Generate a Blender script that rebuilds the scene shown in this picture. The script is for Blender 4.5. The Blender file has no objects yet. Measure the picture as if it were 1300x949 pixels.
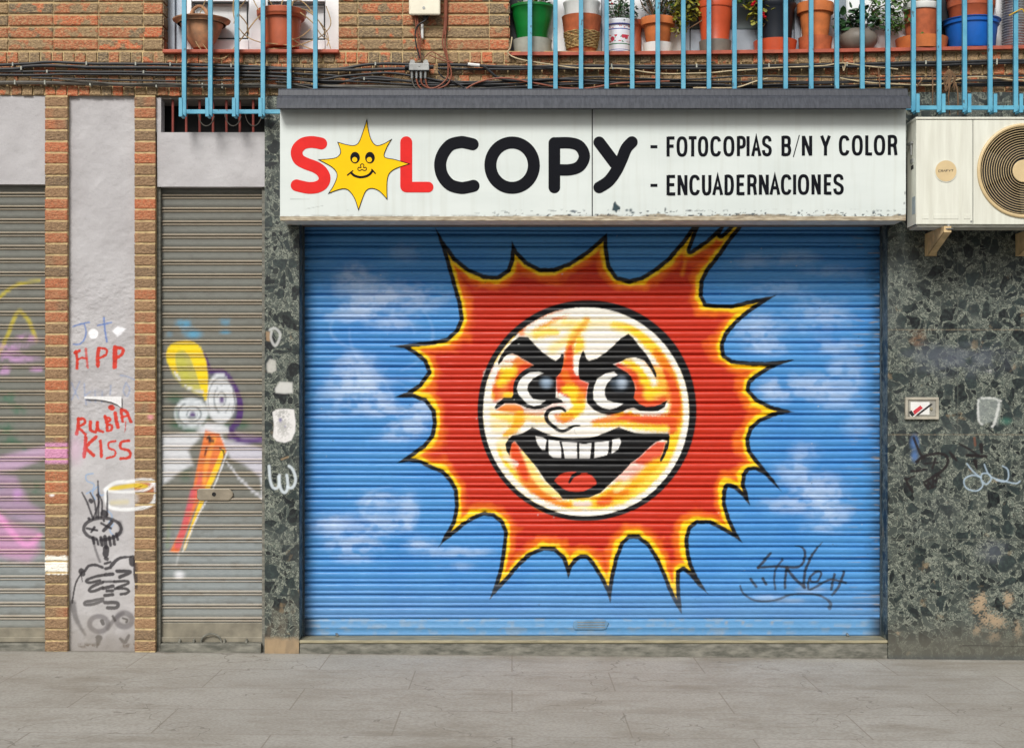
import bpy, math, random
import numpy as np
random.seed(7); rng = np.random.default_rng(7)
D = 10.0; H = 1.55                      # camera distance to the facade, eye height
sc = bpy.context.scene; col = sc.collection
def W(px, py, y=0.0):
    k = (D + y) / D
    return ((px - 650) / 200 * k, y, H + (519 - py) / 200 * k)
def lin(c):
    c = np.array(c, float) / 255.0
    return np.where(c <= .04045, c / 12.92, ((c + .055) / 1.055) ** 2.4)
# ------------------------------------------------------------------ noise / painter
_lat = rng.random((256, 256))
def vnoise(x, y):
    xi = np.floor(x).astype(int); yi = np.floor(y).astype(int)
    fx = x - xi; fy = y - yi; fx = fx * fx * (3 - 2 * fx); fy = fy * fy * (3 - 2 * fy)
    g = lambda a, b: _lat[a & 255, b & 255]
    return (g(xi, yi) * (1 - fx) + g(xi + 1, yi) * fx) * (1 - fy) + (g(xi, yi + 1) * (1 - fx) + g(xi + 1, yi + 1) * fx) * fy
def fbm(x, y, o=4):
    s = 0; a = .5; t = 0
    for i in range(o):
        s = s + a * vnoise(x + i * 17.3, y + i * 9.1); t += a; a *= .5; x = x * 2.03; y = y * 2.03
    return s / t
def smooth(a, b, x):
    t = np.clip((x - a) / (b - a + 1e-9), 0, 1); return t * t * (3 - 2 * t)
def cr(pts, n=6, closed=False):          # Catmull-Rom through the points
    p = [np.array(q, float) for q in pts]; out = []
    m = len(p); rngi = range(m if closed else m - 1)
    for i in rngi:
        if closed: a, b, c, d = p[i - 1], p[i], p[(i + 1) % m], p[(i + 2) % m]
        else: a, b, c, d = p[max(i - 1, 0)], p[i], p[i + 1], p[min(i + 2, m - 1)]
        for k in range(n):
            t = k / n
            out.append(.5 * ((2 * b) + (-a + c) * t + (2 * a - 5 * b + 4 * c - d) * t * t + (-a + 3 * b - 3 * c + d) * t ** 3))
    if not closed: out.append(p[-1])
    return out
def ell(cx, cy, rx, ry, a0=0, a1=360, n=40):
    return [(cx + rx * math.cos(math.radians(a0 + (a1 - a0) * i / n)), cy + ry * math.sin(math.radians(a0 + (a1 - a0) * i / n))) for i in range(n + 1)]
class Paint:
    """spray paint on a surface: colour + coverage for every vertex, in facade units (1/200 m)"""
    def __init__(s, X, Y, base=None):
        s.X = X; s.Y = Y; n = len(X)
        s.C = np.zeros((n, 3)); s.A = np.zeros(n)
        if base is not None: s.C[:] = lin(base); s.A[:] = 1
    def bb(s, pts, pad):
        p = np.array([q[:2] for q in pts], float)
        return np.nonzero((s.X > p[:, 0].min() - pad) & (s.X < p[:, 0].max() + pad) & (s.Y > p[:, 1].min() - pad) & (s.Y < p[:, 1].max() + pad))[0]
    def dist(s, idx, pts, ws=None, closed=False):
        x = s.X[idx]; y = s.Y[idx]; best = np.full(len(idx), 1e9)
        p = [tuple(q[:2]) for q in pts]
        if closed: p = p + [p[0]]
        for i in range(len(p) - 1):
            ax, ay = p[i]; bx, by = p[i + 1]; dx = bx - ax; dy = by - ay; L = dx * dx + dy * dy + 1e-12
            t = np.clip(((x - ax) * dx + (y - ay) * dy) / L, 0, 1)
            d = np.hypot(x - ax - t * dx, y - ay - t * dy)
            if ws is not None: d = d - (ws[i] + (ws[i + 1] - ws[i]) * t) / 2
            best = np.minimum(best, d)
        return best
    def inside(s, idx, pts):
        x = s.X[idx]; y = s.Y[idx]; ins = np.zeros(len(idx), bool)
        for i in range(len(pts)):
            x1, y1 = pts[i - 1][:2]; x2, y2 = pts[i][:2]
            if y1 == y2: continue
            c = ((y1 > y) != (y2 > y)); ins ^= c & (x < (x2 - x1) * (y - y1) / (y2 - y1) + x1)
        return ins
    def put(s, idx, a, c):
        c = lin(c) if np.ndim(c) == 1 else c
        A0 = s.A[idx]; An = a + A0 * (1 - a)
        s.C[idx] = (c * a[:, None] + s.C[idx] * (A0 * (1 - a))[:, None]) / np.maximum(An, 1e-6)[:, None]
        s.A[idx] = An
    def fill(s, pts, c, soft=.7, op=1):
        idx = s.bb(pts, soft * 2 + 1)
        if not len(idx): return
        d = s.dist(idx, pts, closed=True); ins = s.inside(idx, pts); sd = np.where(ins, -d, d)
        s.put(idx, (1 - smooth(-soft, soft, sd)) * op, c)
    def stroke(s, pts, w, c, soft=.7, op=1, sm=True, rag=0):
        if sm and len(pts) > 2: pts = cr(pts, 5)
        n = len(pts)
        ws = [w] * n if np.isscalar(w) else list(np.interp(np.linspace(0, 1, n), np.linspace(0, 1, len(w)), w))
        idx = s.bb(pts, max(ws) / 2 + soft * 2 + 1)
        if not len(idx): return
        d = s.dist(idx, pts, ws)
        if rag: d = d + (fbm(s.X[idx] * .6, s.Y[idx] * .6, 2) - .5) * rag
        s.put(idx, (1 - smooth(-soft, soft, d)) * op, c)
    def blob(s, cx, cy, rx, ry, c, op=1, rot=0, noise=0, ns=.05):
        idx = s.bb([(cx - rx * 1.5, cy - ry * 1.5), (cx + rx * 1.5, cy + ry * 1.5)], 0)
        if not len(idx): return
        x = s.X[idx] - cx; y = s.Y[idx] - cy; r = math.radians(rot)
        u = (x * math.cos(r) + y * math.sin(r)) / rx; v = (-x * math.sin(r) + y * math.cos(r)) / ry
        q = np.hypot(u, v); a = 1 - smooth(.1, 1.2, q)
        if noise: a = a * smooth(.5 - noise * .4, .5 + noise * .4, fbm(s.X[idx] * ns, s.Y[idx] * ns * 1.6) + (a - .5) * .3)
        s.put(idx, a * op, c)
# ------------------------------------------------------------------ materials
def nn(nt, t, **k):
    n = nt.nodes.new(t)
    for a, b in k.items(): setattr(n, a, b)
    return n
class Mat:
    def __init__(s, name, rough=.6, metal=0, spec=.5):
        s.m = bpy.data.materials.new(name); s.m.use_nodes = True; s.nt = s.m.node_tree
        s.b = s.nt.nodes['Principled BSDF']; s.b.inputs['Roughness'].default_value = rough
        s.b.inputs['Metallic'].default_value = metal; s.b.inputs['Specular IOR Level'].default_value = spec
        s.tc = nn(s.nt, 'ShaderNodeTexCoord'); s.P = s.tc.outputs['Object']
    def link(s, a, b): s.nt.links.new(a, b)
    def noise(s, scale, detail=4, sc3=None, src=None, rough=.55):
        n = nn(s.nt, 'ShaderNodeTexNoise'); n.inputs['Scale'].default_value = scale; n.inputs['Detail'].default_value = detail
        n.inputs['Roughness'].default_value = rough
        v = src or s.P
        if sc3:
            mp = nn(s.nt, 'ShaderNodeMapping'); mp.inputs['Scale'].default_value = sc3; s.link(v, mp.inputs[0]); v = mp.outputs[0]
        s.link(v, n.inputs['Vector']); return n.outputs['Fac']
    def ramp(s, f, stops):
        r = nn(s.nt, 'ShaderNodeValToRGB'); e = r.color_ramp.elements
        while len(e) < len(stops): e.new(.5)
        for i, (p, c) in enumerate(stops):
            e[i].position = p
            if np.isscalar(c): c = (c, c, c)
            e[i].color = (*c[:3], 1)
        s.link(f, r.inputs[0]); return r.outputs[0]
    def mix(s, f, a, b, mode='MIX'):
        n = nn(s.nt, 'ShaderNodeMix', data_type='RGBA', blend_type=mode)
        for k, v in ((0, f), (6, a), (7, b)):
            if hasattr(v, 'node'): s.link(v, n.inputs[k])
            elif k == 0: n.inputs[0].default_value = v
            else: n.inputs[k].default_value = (*v[:3], 1)
        return n.outputs[2]
    def math(s, op, a, b=0, clamp=False):
        n = nn(s.nt, 'ShaderNodeMath', operation=op); n.use_clamp = clamp
        for k, v in ((0, a), (1, b)):
            if hasattr(v, 'node'): s.link(v, n.inputs[k])
            else: n.inputs[k].default_value = v
        return n.outputs[0]
    def attr(s, name='Paint'):
        n = nn(s.nt, 'ShaderNodeAttribute', attribute_name=name); return n.outputs['Color'], n.outputs['Alpha']
    def color(s, c): s.link(c, s.b.inputs['Base Color'])
    def roughn(s, c): s.link(c, s.b.inputs['Roughness'])
    def bump(s, h, dist=.002, st=.6, prev=None):
        n = nn(s.nt, 'ShaderNodeBump'); n.inputs['Distance'].default_value = dist; n.inputs['Strength'].default_value = st
        s.link(h, n.inputs['Height'])
        if prev: s.link(prev, n.inputs['Normal'])
        s.link(n.outputs[0], s.b.inputs['Normal']); return n.outputs[0]
def simple(name, c, rough=.55, metal=0, var=.25, scale=14, bump=.0006, bs=120, spec=.5, paint=False, dark=None, sc3=None):
    m = Mat(name, rough, metal, spec); c = lin(c)
    d = lin(dark) if dark is not None else c * (1 - var)
    f = m.ramp(m.noise(scale, 5, sc3), [(.35, 0.), (.68, 1.)])
    o = m.mix(f, d, np.minimum(c * (1 + var * .35), .95))
    if paint:
        pc, pa = m.attr(); o = m.mix(pa, o, pc)
    m.color(o)
    if bump: m.bump(m.noise(bs, 3), bump)
    return m.m
# ------------------------------------------------------------------ mesh helpers
class M:
    def __init__(s): s.v = []; s.f = []; s.c = []
    def add(s, v, f, c=None):
        o = len(s.v); s.v += [tuple(map(float, q)) for q in v]; s.f += [tuple(o + i for i in q) for q in f]
        if c is not None: s.c += list(c)
    def box(s, x0, x1, y0, y1, z0, z1, c=None):
        v = [(x, y, z) for z in (z0, z1) for y in (y0, y1) for x in (x0, x1)]
        s.add(v, [(0, 1, 5, 4), (1, 3, 7, 5), (3, 2, 6, 7), (2, 0, 4, 6), (4, 5, 7, 6), (0, 2, 3, 1)], None if c is None else [c] * 8); return s
    def pbox(s, px0, px1, py0, py1, ya, yb):        # front face at depth ya measured in facade units, back at yb
        a = W(px0, py1, ya); b = W(px1, py0, ya); return s.box(a[0], b[0], ya, yb, a[2], b[2])
    def tube(s, pts, r, n=8, caps=True):
        P = [np.array(p, float) for p in pts]; m = len(P); rs = [r] * m if np.isscalar(r) else list(np.interp(np.linspace(0, 1, m), np.linspace(0, 1, len(r)), r))
        v = []; up = np.array([0, 0, 1.]); prev = None
        for i in range(m):
            t = P[min(i + 1, m - 1)] - P[max(i - 1, 0)]; t /= (np.linalg.norm(t) + 1e-12)
            if prev is None:
                a = up if abs(t[2]) < .9 else np.array([1., 0, 0]); u = np.cross(t, a)
            else: u = prev - t * np.dot(prev, t)
            u /= (np.linalg.norm(u) + 1e-12); w = np.cross(t, u); prev = u
            for k in range(n):
                an = 2 * math.pi * k / n; v.append(P[i] + rs[i] * (u * math.cos(an) + w * math.sin(an)))
        f = [(i * n + k, i * n + (k + 1) % n, (i + 1) * n + (k + 1) % n, (i + 1) * n + k) for i in range(m - 1) for k in range(n)]
        if caps: f += [tuple(range(n))[::-1], tuple(range((m - 1) * n, m * n))]
        s.add(v, f); return s
    def lathe(s, prof, c=(0, 0, 0), n=32, sx=1, sy=1):      # prof: (r,z)
        v = []; f = []
        for r, z in prof:
            for k in range(n):
                a = 2 * math.pi * k / n; v.append((c[0] + r * sx * math.cos(a), c[1] + r * sy * math.sin(a), c[2] + z))
        for i in range(len(prof) - 1):
            for k in range(n): f.append((i * n + k, i * n + (k + 1) % n, (i + 1) * n + (k + 1) % n, (i + 1) * n + k))
        f.append(tuple(range(n))[::-1])
        if prof[-1][0] > 1e-4: f.append(tuple(range((len(prof) - 1) * n, len(prof) * n)))
        s.add(v, f); return s
    def prism(s, pts, ya, yb):                              # polygon in facade units at depth ya, extruded back to yb
        n = len(pts); a = [W(p[0], p[1], ya) for p in pts]; b = [(q[0], yb, q[2]) for q in a]
        s.add(a + b, [tuple(range(n)), tuple(range(n, 2 * n))[::-1]] + [(i, n + i, n + (i + 1) % n, (i + 1) % n) for i in range(n)]); return s
    def cyl_y(s, px, py, r, ya, yb, n=24):                  # short cylinder facing the street, r in metres
        c = W(px, py, ya); v = [(c[0] + r * math.cos(2 * math.pi * k / n), y, c[2] + r * math.sin(2 * math.pi * k / n)) for y in (ya, yb) for k in range(n)]
        s.add(v, [tuple(range(n)), tuple(range(n, 2 * n))[::-1]] + [(k, n + k, n + (k + 1) % n, (k + 1) % n) for k in range(n)]); return s
base = {}
def tag(o, label, cat, group=None, kind=None):
    if label: o['label'] = label
    if cat: o['category'] = cat
    if group: o['group'] = group
    if kind: o['kind'] = kind
def thing(name, label, cat, loc=(0, 0, 0), group=None):
    o = bpy.data.objects.new(name, None); col.objects.link(o); o.location = loc; o.empty_display_size = .1
    tag(o, label, cat, group); base[o.name] = np.array(loc, float); return o
def mkobj(name, m, mat, loc, parent=None, label=None, bevel=0, smooth=False, paint=None):
    me = bpy.data.meshes.new(name)
    if isinstance(m, M):
        V = np.array(m.v) - np.array(loc); me.from_pydata(V.tolist(), [], m.f)
        if m.c:
            a = me.color_attributes.new('Paint', 'FLOAT_COLOR', 'POINT'); a.data.foreach_set('color', np.array(m.c, np.float32).ravel())
    else:                                                    # (verts Nx3, quads Mx4)
        V, F = m; V = V - np.array(loc); nv, nf = len(V), len(F)
        me.vertices.add(nv); me.vertices.foreach_set('co', V.astype(np.float32).ravel())
        me.loops.add(nf * 4); me.loops.foreach_set('vertex_index', F.astype(np.int32).ravel())
        me.polygons.add(nf); me.polygons.foreach_set('loop_start', np.arange(0, nf * 4, 4, dtype=np.int32))
        me.polygons.foreach_set('loop_total', np.full(nf, 4, np.int32)); me.update(calc_edges=True)
    if paint is not None:
        a = me.color_attributes.new('Paint', 'FLOAT_COLOR', 'POINT')
        a.data.foreach_set('color', np.column_stack([paint.C, paint.A]).astype(np.float32).ravel())
    me.update(); me.validate()
    if smooth:
        me.polygons.foreach_set('use_smooth', np.ones(len(me.polygons), bool))
        if isinstance(m, M): me.set_sharp_from_angle(angle=math.radians(38))
    me.materials.append(mat)
    o = bpy.data.objects.new(name, me); col.objects.link(o)
    if parent is not None: o.parent = parent
    else: o.location = loc
    if label: o['label'] = label
    if bevel:
        b = o.modifiers.new('Bevel', 'BEVEL'); b.width = bevel; b.segments = 2; b.limit_method = 'ANGLE'; b.angle_limit = math.radians(40)
    base[o.name] = np.array(loc, float)
    return o
def part(name, m, mat, parent, **k): return mkobj(name, m, mat, base[parent.name], parent, **k)
def solo(name, m, mat, label, cat, group=None, kind=None, loc=None, **k):
    if loc is None:
        V = np.array(m.v); loc = ((V[:, 0].min() + V[:, 0].max()) / 2, (V[:, 1].min() + V[:, 1].max()) / 2, V[:, 2].min())
    o = mkobj(name, m, mat, loc, **k); tag(o, label, cat, group, kind); return o
def gridxz(xs, zs, ys):                # dense sheet facing the street; ys per row (profile) or scalar
    nx, nz = len(xs), len(zs); X, Z = np.meshgrid(xs, zs)
    Y = np.broadcast_to(np.asarray(ys, float).reshape(-1, 1) if np.ndim(ys) else np.full((1, 1), ys), X.shape)
    V = np.column_stack([X.ravel(), Y.ravel(), Z.ravel()])
    i = np.arange(nx * nz).reshape(nz, nx); F = np.column_stack([i[:-1, :-1].ravel(), i[:-1, 1:].ravel(), i[1:, 1:].ravel(), i[1:, :-1].ravel()])
    return V, F
def pxy(V, y=None):                    # world point -> facade units
    yy = V[:, 1] if y is None else y
    k = (D + yy) / D; return 650 + V[:, 0] * 200 / k, 519 - (V[:, 2] - H) * 200 / k
# ================================================================== MATERIALS
def brick_mat():
    m = Mat('brick', .85)
    c, a = m.attr('Paint'); sep = nn(m.nt, 'ShaderNodeSeparateColor'); m.link(c, sep.inputs[0])
    r1, r2, r3 = sep.outputs[0], sep.outputs[1], sep.outputs[2]
    f = m.math('ADD', m.math('MULTIPLY', m.noise(11, 2), 1.25), m.math('MULTIPLY', r1, .55))
    f = m.ramp(f, [(.92, 0.), (1.06, 1.)])
    orange = m.mix(r2, lin((200, 100, 62)), lin((160, 98, 66)))
    grey = m.mix(r3, lin((104, 92, 76)), lin((150, 122, 88)))
    o = m.mix(f, grey, orange)
    o = m.mix(m.ramp(m.noise(60, 4, (1, 1, 2.2)), [(.42, .0), (.66, .7)]), o, lin((194, 166, 124)))
    o = m.mix(m.ramp(m.noise(140, 3), [(.3, .55), (.5, 0.)]), o, lin((70, 55, 42)))
    m.color(m.mix(a, o, (1, 1, 1)) if False else o)
    b = m.bump(m.noise(38, 4, (1, 1, 1.6)), .013, 1); m.bump(m.noise(260, 2), .001, .5, b)
    return m.m
def brick_paint_mat():                 # same brick, with spray paint on top carried by Paint; brick randoms in Rnd
    m = Mat('painted_brick', .85)
    c, _ = m.attr('Rnd'); sep = nn(m.nt, 'ShaderNodeSeparateColor'); m.link(c, sep.inputs[0])
    r1, r2, r3 = sep.outputs[0], sep.outputs[1], sep.outputs[2]
    f = m.math('ADD', m.math('MULTIPLY', m.noise(7, 1, (1, 1, .35)), .5), m.math('MULTIPLY', r1, .9))
    f = m.ramp(f, [(.72, 0.), (.86, 1.)])
    orange = m.mix(r2, lin((186, 106, 70)), lin((160, 104, 72)))
    grey = m.mix(r3, lin((114, 96, 76)), lin((150, 116, 84)))
    o = m.mix(f, grey, orange)
    o = m.mix(m.ramp(m.noise(60, 4, (1, 1, 2.2)), [(.4, .0), (.75, .5)]), o, lin((190, 158, 118)))
    o = m.mix(m.ramp(m.noise(140, 3), [(.3, .5), (.5, 0.)]), o, lin((70, 55, 42)))
    pc, pa = m.attr('Paint'); o = m.mix(pa, o, pc); m.color(o)
    b = m.bump(m.noise(38, 4, (1, 1, 1.6)), .013, 1); m.bump(m.noise(260, 2), .001, .5, b)
    return m.m
def terrazzo_mat(paint=True):
    m = Mat('green_terrazzo', .34, 0, .35)
    wn = nn(m.nt, 'ShaderNodeTexNoise'); wn.inputs['Scale'].default_value = 7; m.link(m.P, wn.inputs['Vector'])
    va = nn(m.nt, 'ShaderNodeVectorMath', operation='MULTIPLY_ADD'); m.link(wn.outputs['Color'], va.inputs[0]); va.inputs[1].default_value = (.12, 0, .12); m.link(m.P, va.inputs[2])
    P = va.outputs[0]
    def vor(scale, feat, src=P):
        v = nn(m.nt, 'ShaderNodeTexVoronoi', feature=feat); v.inputs['Scale'].default_value = scale; m.link(src, v.inputs['Vector']); return v
    e1 = vor(13, 'DISTANCE_TO_EDGE').outputs['Distance']; c1 = vor(13, 'F1').outputs['Color']
    s1 = nn(m.nt, 'ShaderNodeSeparateColor'); m.link(c1, s1.inputs[0])
    e2 = vor(34, 'DISTANCE_TO_EDGE').outputs['Distance']; c2 = vor(34, 'F1').outputs['Color']
    s2 = nn(m.nt, 'ShaderNodeSeparateColor'); m.link(c2, s2.inputs[0])
    e3 = vor(85, 'DISTANCE_TO_EDGE', m.P).outputs['Distance']
    matrix = m.mix(m.ramp(m.noise(150, 4, None, None, .8), [(.46, 0.), (.58, 1.)]), lin((40, 48, 47)), lin((150, 154, 140)))
    fine = m.mix(m.ramp(e3, [(.0, 0.), (.14, 1.)]), lin((160, 170, 152)), lin((36, 50, 50)))
    v4 = vor(120, 'F1', m.P).outputs['Color']; s4 = nn(m.nt, 'ShaderNodeSeparateColor'); m.link(v4, s4.inputs[0])
    flecks = m.mix(m.ramp(s4.outputs[0], [(.42, 0.), (.58, 1.)]), lin((50, 60, 57)), lin((152, 158, 142)))
    v5 = vor(62, 'F1', m.P).outputs['Color']; s5 = nn(m.nt, 'ShaderNodeSeparateColor'); m.link(v5, s5.inputs[0])
    flecks = m.mix(m.ramp(s5.outputs[0], [(.55, 0.), (.6, .85)]), flecks, m.mix(s5.outputs[1], lin((26, 36, 36)), lin((100, 112, 102))))
    matrix = m.mix(.55, matrix, flecks)
    chip2 = m.mix(s2.outputs[1], lin((16, 22, 25)), lin((80, 88, 82)))
    f2 = m.math('MULTIPLY', m.ramp(e2, [(.05, 0.), (.09, 1.)]), m.ramp(s2.outputs[0], [(.52, 0.), (.56, 1.)]))
    o = m.mix(f2, matrix, chip2)
    chip1 = m.mix(s1.outputs[1], lin((13, 17, 21)), lin((44, 54, 54)))
    chip1 = m.mix(m.ramp(m.noise(50, 4), [(.45, 0.), (.8, .5)]), chip1, lin((84, 100, 92)))
    f1 = m.math('MULTIPLY', m.ramp(e1, [(.08, 0.), (.11, 1.)]), m.ramp(s1.outputs[0], [(.52, 0.), (.55, 1.)]))
    o = m.mix(f1, o, chip1)
    o = m.mix(1.0, o, (.86, .86, .87), 'MULTIPLY')
    o = m.mix(m.ramp(m.noise(2.3, 3), [(.5, 0.), (.75, .38)]), o, lin((92, 98, 96)))
    o = m.mix(m.ramp(m.noise(9, 3), [(.66, 0.), (.74, .45)]), o, lin((150, 128, 96)))
    if paint: pc, pa = m.attr(); o = m.mix(pa, o, pc)
    m.color(o)
    m.roughn(m.ramp(m.noise(5, 4), [(.3, .32), (.7, .6)]))
    return m.m
def plaster_mat(paint=True):
    m = Mat('grey_plaster', .9)
    o = m.mix(m.ramp(m.noise(3, 5), [(.3, 0.), (.7, 1.)]), lin((170, 167, 168)), lin((188, 186, 187)))
    o = m.mix(m.ramp(m.noise(40, 4), [(.6, 0.), (.8, .35)]), o, lin((150, 146, 146)))
    if paint: pc, pa = m.attr(); o = m.mix(pa, o, pc)
    m.color(o)
    b = m.bump(m.noise(16, 6, None, None, .65), .012, .55); m.bump(m.noise(120, 3), .0015, .6, b)
    return m.m
def shutter_mat(name, rough=.38):
    m = Mat(name, rough, 0, .4)
    pc, pa = m.attr(); o = m.mix(m.ramp(m.noise(26, 5, (1, 1, 5)), [(.3, .5), (.6, 0.)]), pc, (.72, .74, .76), 'MULTIPLY'); m.color(o)
    m.roughn(m.ramp(m.noise(8, 4), [(.3, rough - .06), (.7, rough + .14)]))
    m.bump(m.noise(9, 2, (1, 1, .6)), .006, .25); return m.m
def pave_mat():
    m = Mat('pavement_stone', .85)
    bt = nn(m.nt, 'ShaderNodeTexBrick'); m.link(m.P, bt.inputs['Vector']); bt.offset = .5
    bt.inputs['Scale'].default_value = 1; bt.inputs['Brick Width'].default_value = 1.15; bt.inputs['Row Height'].default_value = .62; bt.inputs['Mortar Size'].default_value = .004
    bt.inputs['Color1'].default_value = (*lin((178, 175, 167)), 1); bt.inputs['Color2'].default_value = (*lin((170, 167, 159)), 1); bt.inputs['Mortar'].default_value = (*lin((146, 140, 131)), 1)
    o = m.mix(m.ramp(m.noise(2.2, 6, None, None, .6), [(.4, 0.), (.72, .5)]), bt.outputs['Color'], lin((140, 133, 120)))
    o = m.mix(m.ramp(m.noise(60, 4), [(.4, .35), (.6, 0.)]), o, lin((120, 114, 104)))
    o = m.mix(m.ramp(m.noise(7, 5, (1, 2.5, 1)), [(.62, 0.), (.7, .35)]), o, lin((110, 100, 86)))
    o = m.mix(m.ramp(m.noise(1.1, 6, (1, 2.2, 1), None, .65), [(.52, 0.), (.66, .5)]), o, lin((128, 120, 106)))
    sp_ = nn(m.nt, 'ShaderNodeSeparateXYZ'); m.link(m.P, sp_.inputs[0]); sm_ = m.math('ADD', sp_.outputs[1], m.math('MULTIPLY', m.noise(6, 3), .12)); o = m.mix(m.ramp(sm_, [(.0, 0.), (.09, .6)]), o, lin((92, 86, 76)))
    gv = nn(m.nt, 'ShaderNodeTexVoronoi'); gv.inputs['Scale'].default_value = 2.6; m.link(m.P, gv.inputs['Vector']); gs = nn(m.nt, 'ShaderNodeSeparateColor'); m.link(gv.outputs['Color'], gs.inputs[0])
    g = m.math('MULTIPLY', m.math('LESS_THAN', m.math('ADD', gv.outputs['Distance'], m.math('MULTIPLY', m.noise(30, 2), .06)), .075), m.math('GREATER_THAN', gs.outputs[0], .45)); o = m.mix(m.math('MULTIPLY', g, .45), o, lin((84, 80, 74)))
    cv = nn(m.nt, 'ShaderNodeTexVoronoi', feature='DISTANCE_TO_EDGE'); cv.inputs['Scale'].default_value = .8; wv_ = nn(m.nt, 'ShaderNodeVectorMath', operation='MULTIPLY_ADD'); n_ = nn(m.nt, 'ShaderNodeTexNoise'); n_.inputs['Scale'].default_value = 4; m.link(m.P, n_.inputs['Vector']); m.link(n_.outputs['Color'], wv_.inputs[0]); wv_.inputs[1].default_value = (.5, .5, 0); m.link(m.P, wv_.inputs[2]); m.link(wv_.outputs[0], cv.inputs['Vector'])
    o = m.mix(m.math('MULTIPLY', m.math('LESS_THAN', cv.outputs['Distance'], .0028), .5), o, lin((104, 98, 88)))
    m.color(o); m.bump(m.noise(150, 3), .002, .6); return m.m
def rail_mat():
    m = Mat('blue_rail_paint', .45)
    o = m.mix(m.ramp(m.noise(9, 4), [(.35, 0.), (.7, 1.)]), lin((74, 150, 180)), lin((98, 172, 196)))
    o = m.mix(m.ramp(m.noise(38, 4, (1, 1, .5)), [(.66, 0.), (.70, .8)]), o, lin((64, 84, 92)))
    o = m.mix(m.ramp(m.noise(52, 3), [(.70, 0.), (.73, .8)]), o, lin((150, 190, 204))); m.color(o); m.bump(m.noise(120, 3), .0006); return m.m
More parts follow.
